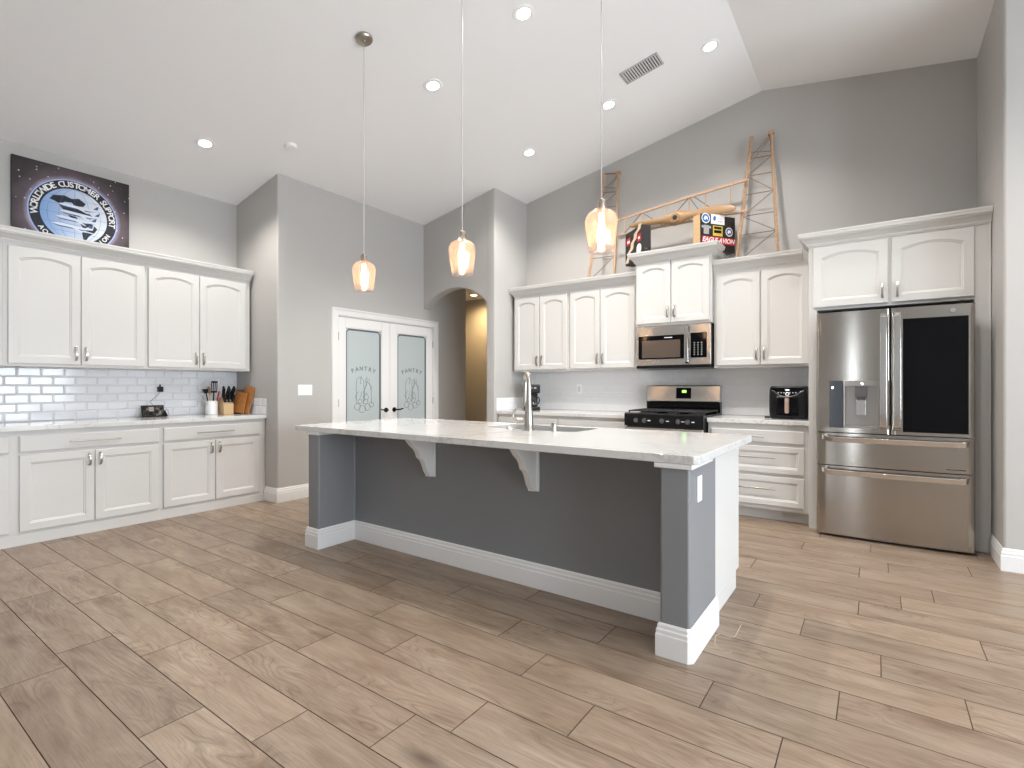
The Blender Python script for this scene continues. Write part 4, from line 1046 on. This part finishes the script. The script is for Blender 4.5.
b.lathe([(.012, 0), (.016, 0), (.016, .001), (.012, .001)], 20, cap=False, M4=Matrix.Translation((0, -.1535, .232)) @ Matrix.Rotation(PI/2, 4, 'X')); b.build('display_icons', mat('icon_white', (.7, .7, .7), .4, emit=(1, 1, 1), es=.6), fp)
b = MB(); b.box(-.09, .09, -.157, -.14, .03, .205); bk = b.build('basket_front', M['blackgloss'], af, bevel=.01)
b = MB(); b.box(-.018, .018, -.20, -.157, .055, .195); b.build('basket_handle', mat('rose_copper', (.60, .42, .36), .3, .6), bk, bevel=.012, seg=3)
b = MB(); b.tube([(-.13, -.06, .014), (-.17, -.08, .0095), (-.20, -.085, .0095)], .008, 8); b.build('cable_stub', M['black'], af, smooth=True)
ou = thing('wall_outlet', 'white outlet plate on the back wall tiles, left of range', 'outlet', (-3.055, YB-.006, 1.18), 0)
b = MB(); b.box(-.036, .036, -.006, 0, -.058, .058); b.build('cover_plate', M['plate'], ou, bevel=.002)
b = MB(); b.box(-.016, .016, -.0075, -.006, -.033, .033); b.build('receptacle', M['tilegrout'], ou, bevel=.001)

# ------------------------------------------------------------------ decor above the cabinets
def bar(b, p, q, r_, rect=None): b.tube([p, q], r_, 8, rect=rect)
def tower(label, bl, br, tl, tr, yb, yt, top=False, name='lattice_tower'):
    # flat tapered lattice leaning against the back wall; y from yb at the foot to yt at the head
    z0 = bl[1]; r = thing(name, label, 'wooden tower', ((bl[0]+br[0])/2, yb, z0), group='wooden lattice towers')
    ox = (bl[0]+br[0])/2
    H_ = max(tl[1], tr[1])-z0
    def P(side, t, dy=0):
        a, c = (bl, tl) if side == 0 else (br, tr)
        return (a[0]+(c[0]-a[0])*t-ox, (yt-yb)*t+dy, (a[1]+(c[1]-a[1])*t)-z0)
    for s_ in (0, 1):
        b = MB(); b.tube([P(s_, 0), P(s_, 1)], 0, rect=(.012, .016)); b.build('leg', M['pine'], r, bevel=.004)
    ts = [0.06, .26, .40, .56, .70, .83]
    b = MB()
    for k, t in enumerate(ts):
        b.tube([P(0, t), P(1, t+.0)], .0055, 6)
        if k < len(ts)-1:
            u = ts[k+1]
            if k % 2 == 0: b.tube([P(0, t), P(1, u)], .005, 6)
            else: b.tube([P(1, t), P(0, u)], .005, 6)
    b.tube([P(0, .83), P(1, .985)], .005, 6); b.tube([P(0, .78), P(1, .97)], .005, 6); b.tube([P(0, .88), P(1, .86)], .005, 6)
    if top: b.tube([P(0, .995), P(1, .995)], .010, 6)
    b.build('bracing', M['brace'], r, smooth=True)
    b = MB(); b.box(-.03, .03, -.02, .02, -.02, .02, Matrix.Translation(P(1, 1))); b.build('head_block', M['pine'], r, bevel=.006)
    return r
tower('tapered wooden lattice tower behind the rightmost pendant, above left cabinets', (-2.845, 2.392), (-2.495, 2.392), (-2.675, 3.79), (-2.500, 3.755), 5.56, 5.70, True)
tower('tall tapered wooden lattice tower right of the sign box, above the cabinets', (-1.165, 2.392), (-.775, 2.392), (-1.04, 3.775), (-.862, 3.76), 5.56, 5.70)
# truss between
tr = thing('lattice_beam', 'slender wooden truss spanning between the two lattice towers', 'wooden truss', (-1.78, 5.60, 2.98))
def ch(x): return 3.155+(x+2.453)*.107-2.98+.008*math.sin((x+2.45)/1.37*PI)+.0
x0, x1 = -2.47, -1.06; xo = -1.78
b = MB(); b.tube([(x-xo, 0, ch(x)+ .0) for x in [x0+(x1-x0)*i/10 for i in range(11)]], 0, rect=(.010, .012)); b.build('top_chord', M['pine'], tr, bevel=.003)
b = MB(); b.tube([(x0-xo, -.01, 0), (x1-xo+.02, -.01, .006)], 0, rect=(.009, .010)); b.build('bottom_chord', M['pine'], tr, bevel=.003)
xs_ = [-2.38, -2.17, -1.91, -1.64, -1.47, -1.22]
for x in xs_: 
    b = MB(); b.tube([(x-xo, 0, ch(x)), (x-xo, -.01, .002)], .006, 6); b.build('strut', M['pine'], tr, smooth=True)
for xa_, xb_ in ((-2.17, -2.38), (-2.17, -1.91), (-1.64, -1.91), (-1.64, -1.47), (-1.60, -1.30)):
    b = MB(); b.tube([(xa_-xo, .002, ch(xa_)), (xb_-xo, -.008, .004)], .005, 6); b.build('brace', mat('dark_brace', (.14, .11, .09), .5) if 'dark_brace' not in bpy.data.materials else bpy.data.materials['dark_brace'], tr, smooth=True)
# propeller (leans on the truss, in front of it)
pp = thing('propeller', 'carved wooden two-blade aircraft propeller resting above the sign boxes', 'propeller', (-1.765, 5.535, 3.03), rot=(0, math.radians(1.0), 0))
b = MB(); sec = []
stations = [(-.53, .010, .004, .5), (-.50, .022, .006, .5), (-.40, .030, .010, .6), (-.28, .032, .014, .8), (-.16, .036, .020, 1.0), (-.10, .046, .028, .6), (-.05, .068, .03, .15), (0, .080, .03, 0),
            (.05, .076, .03, -.15), (.10, .058, .028, -.5), (.16, .040, .022, -1.0), (.28, .050, .016, -.8), (.42, .056, .012, -.6), (.54, .046, .008, -.5), (.59, .030, .006, -.45), (.612, .010, .003, -.4)]
n = 16; v = []; f = []
for x, hc, ht, tw in stations:
    dz = .018*math.sin(x/.6*PI)
    for i in range(n):
        a = 2*PI*i/n; c_, s_ = hc*math.cos(a), ht*math.sin(a)
        v.append((x, s_*math.cos(tw*.5)-c_*math.sin(tw*.5)*.6, dz*(1 if x > 0 else -1)*(1 if x > 0 else .2)+c_*math.cos(tw*.5)+s_*math.sin(tw*.5)))
for k in range(len(stations)-1):
    for i in range(n): j = (i+1) % n; f.append((k*n+i, k*n+j, (k+1)*n+j, (k+1)*n+i))
f.append(tuple(range(n))[::-1]); f.append(tuple((len(stations)-1)*n+i for i in range(n)))
b.add(v, f); b.build('blade', M['prop'], pp, smooth=True, ang=60)
b = MB(); b.cyl((0, -.034, 0), (0, .03, 0), .054, n=28); b.build('hub', M['prop'], pp, bevel=.003)
b = MB(); b.cyl((0, -.0355, 0), (0, -.03, 0), .026, n=24)
for k in range(6): a = k*PI/3; b.cyl((.037*math.cos(a), -.0352, .037*math.sin(a)), (.037*math.cos(a), -.03, .037*math.sin(a)), .004, n=10)
b.build('bolt_holes', M['rubber'], pp)
# two sign boxes on the microwave cabinet
bx_h = .365; bz = 2.602
def box_frame(loc, ang, w_, t_):
    return Matrix.Translation(loc) @ Matrix.Rotation(ang, 4, 'Z')
# right box: front from (-1.45,5.34) to (-1.185,5.70)
ang = math.atan2(.81, .58)
sb = thing('sign_box', 'black sticker-covered box with natural wood side, right of the propeller hub', 'box', (-1.452, 5.335, bz), rot=(0, 0, ang), group='sign boxes above the microwave cabinet')
w_ = .435; t_ = .11
b = MB(); b.box(0, w_, .004, t_, .006, bx_h); b.build('wood_case', M['oak'], sb, bevel=.002)
b = MB(); b.box(0, w_, .004, t_, 0, .006); b.build('base_panel', M['black'], sb)
b = MB(); b.box(0, w_, 0, .004, 0, bx_h); b.build('black_face', mat('black_board', (.018, .016, .015), .5), sb)
def on(b, x0, x1, z0, z1, y=-.001, y1=0): b.box(x0, x1, y, y1, z0, z1)
b = MB(); on(b, .02, w_-.0, .075, .145); b.build('red_band', M['red'], sb)
FR = Matrix(((1,0,0,0),(0,0,-1,0),(0,1,0,0),(0,0,0,1)))
b = MB(); glyphs(b, 'EAGLE-AVION', .066, Matrix.Translation((w_/2+.005, -.0015, .09)) @ FR, .0005, shear=.3, space=.95); b.build('band_lettering', M['white'], sb)
def rnd_sticker(par, x, z, r_, m_, m2):
    b = MB(); b.m(0); b.cyl((x, -.001, z), (x, 0, z), r_, n=28); b.m(1); b.cyl((x, -.0015, z), (x, -.001, z), r_*.82, n=28)
    b.m(0); b.prism([(x-r_*.5, z-.01), (x-r_*.2, z+r_*.45), (x+r_*.4, z+r_*.3), (x+r_*.5, z-r_*.4), (x+r_*.15, z-.002), (x-r_*.1, z-r_*.4)], -.002, -.0015, 'y'); b.build('round_sticker', [m_, m2], par)
rnd_sticker(sb, .065, .325, .052, M['white'], M['blue'])
rnd_sticker(sb, w_-.075, .21, .046, M['white'], mat('slate_blue', (.10, .13, .28), .5))
b = MB(); on(b, .13, .30, .275, .375); b.build('white_sticker', M['white'], sb)
b = MB(); b.prism([(.155, .325), (.165, .355), (.19, .355), (.19, .32), (.175, .305)], -.0016, -.001, 'y'); b.build('sticker_figure', M['blue'], sb)
b = MB(); [on(b, .22+k*.02, .232+k*.02, .33, .335, -.0016, -.001) for k in range(3)]; [on(b, .22+k*.02, .232+k*.02, .30, .31, -.0016, -.001) for k in range(3)]; b.build('sticker_text', mat('grey_text', (.3, .3, .35), .5), sb)
b = MB(); on(b, .04, .105, .165, .255); on(b, .015, .13, .225, .25); b.build('shirt_sticker', mat('grey_sticker', (.42, .42, .42), .5), sb)
b = MB(); on(b, .155, .275, .155, .26); b.build('yellow_sticker', M['yellow'], sb)
b = MB(); on(b, .168, .262, .225, .25, -.0016, -.001); on(b, .168, .262, .185, .215, -.0016, -.001); b.build('yellow_sticker_text', M['black'], sb)
b = MB(); b.cyl((w_-.06, .05, -.0), (w_-.06, .05, -.02), .0, .0) if False else None
# left box: front runs from (-2.38,5.61) to (-2.08,5.335), facing left
ang2 = math.atan2(-.27, .30)
sb2 = thing('sign_box', 'black-sided box with red and beige pattern, left of the propeller', 'box', (-2.365, 5.595, bz), rot=(0, 0, ang2), group='sign boxes above the microwave cabinet')
w_ = .40
b = MB(); b.box(0, w_, .004, t_, 0, bx_h); b.build('black_case', bpy.data.materials['black_board'], sb2, bevel=.002)
b = MB(); b.box(0, w_, 0, .004, 0, bx_h); b.build('front_face', bpy.data.materials['black_board'], sb2)
b = MB()
zz = [(.0, .03), (.05, .09), (.06, .14), (.13, .17), (.14, .23), (.21, .26), (.22, .31), (.30, .34), (.33, .39)]
b.prism([(x, z) for x, z in zz]+[(x+.07, z-.012) for x, z in zz[::-1]], -.001, 0, 'y'); b.build('zigzag_band', M['beige'], sb2)
b = MB(); on(b, .03, .12, .22, .30); on(b, .30, .38, .20, .28); on(b, .20, .27, .0, .06); b.build('red_patch', M['red'], sb2)
b = MB(); b.cyl((.335, -.001, .12), (.335, 0, .12), .055, n=24); on(b, .05, .11, .245, .27, -.0016, -.001); on(b, .32, .36, .225, .25, -.0016, -.001); b.build('white_patch', M['white'], sb2)
b = MB(); [b.cyl((w_+.001, .04+k*.022, .11), (w_, .04+k*.022, .11), .004, n=10) for k in range(2)]; b.build('rivets', M['nickel'], sb2)
b = MB(); b.box(-.035, .035, -.03, .03, 0, .085)
tag(b.build('white_box', M['plate'], loc=(-3.36, 5.47, 2.392), rot=(0, 0, .2), bevel=.006), 'small white box on top of the wall cabinets at far left', 'box')
# white thread on the floor
b = MB(); cp_ = [(-.563, 2.811), (-.561, 2.717), (-.562, 2.665), (-.575, 2.643), (-.602, 2.645), (-.628, 2.644), (-.638, 2.610), (-.63, 2.566), (-.62, 2.525), (-.601, 2.495), (-.573, 2.483), (-.556, 2.484), (-.536, 2.498)]; pts_ = []
for i in range(len(cp_)-1):
    p0, p1, p2, p3 = (Vector(cp_[max(0, min(len(cp_)-1, i+k))]) for k in (-1, 0, 1, 2))
    for k in range(5):
        u = k/5; q_ = .5*((2*p1)+(p2-p0)*u+(2*p0-5*p1+4*p2-p3)*u*u+(3*p1-p0-3*p2+p3)*u**3); pts_.append((q_.x, q_.y))
b.tube([(x, y, .0018) for x, y in pts_], .0014, 6)
tag(b.build('thread', M['beige'], smooth=True), 'curled pale thread lying on the floor beside the island post', 'thread')
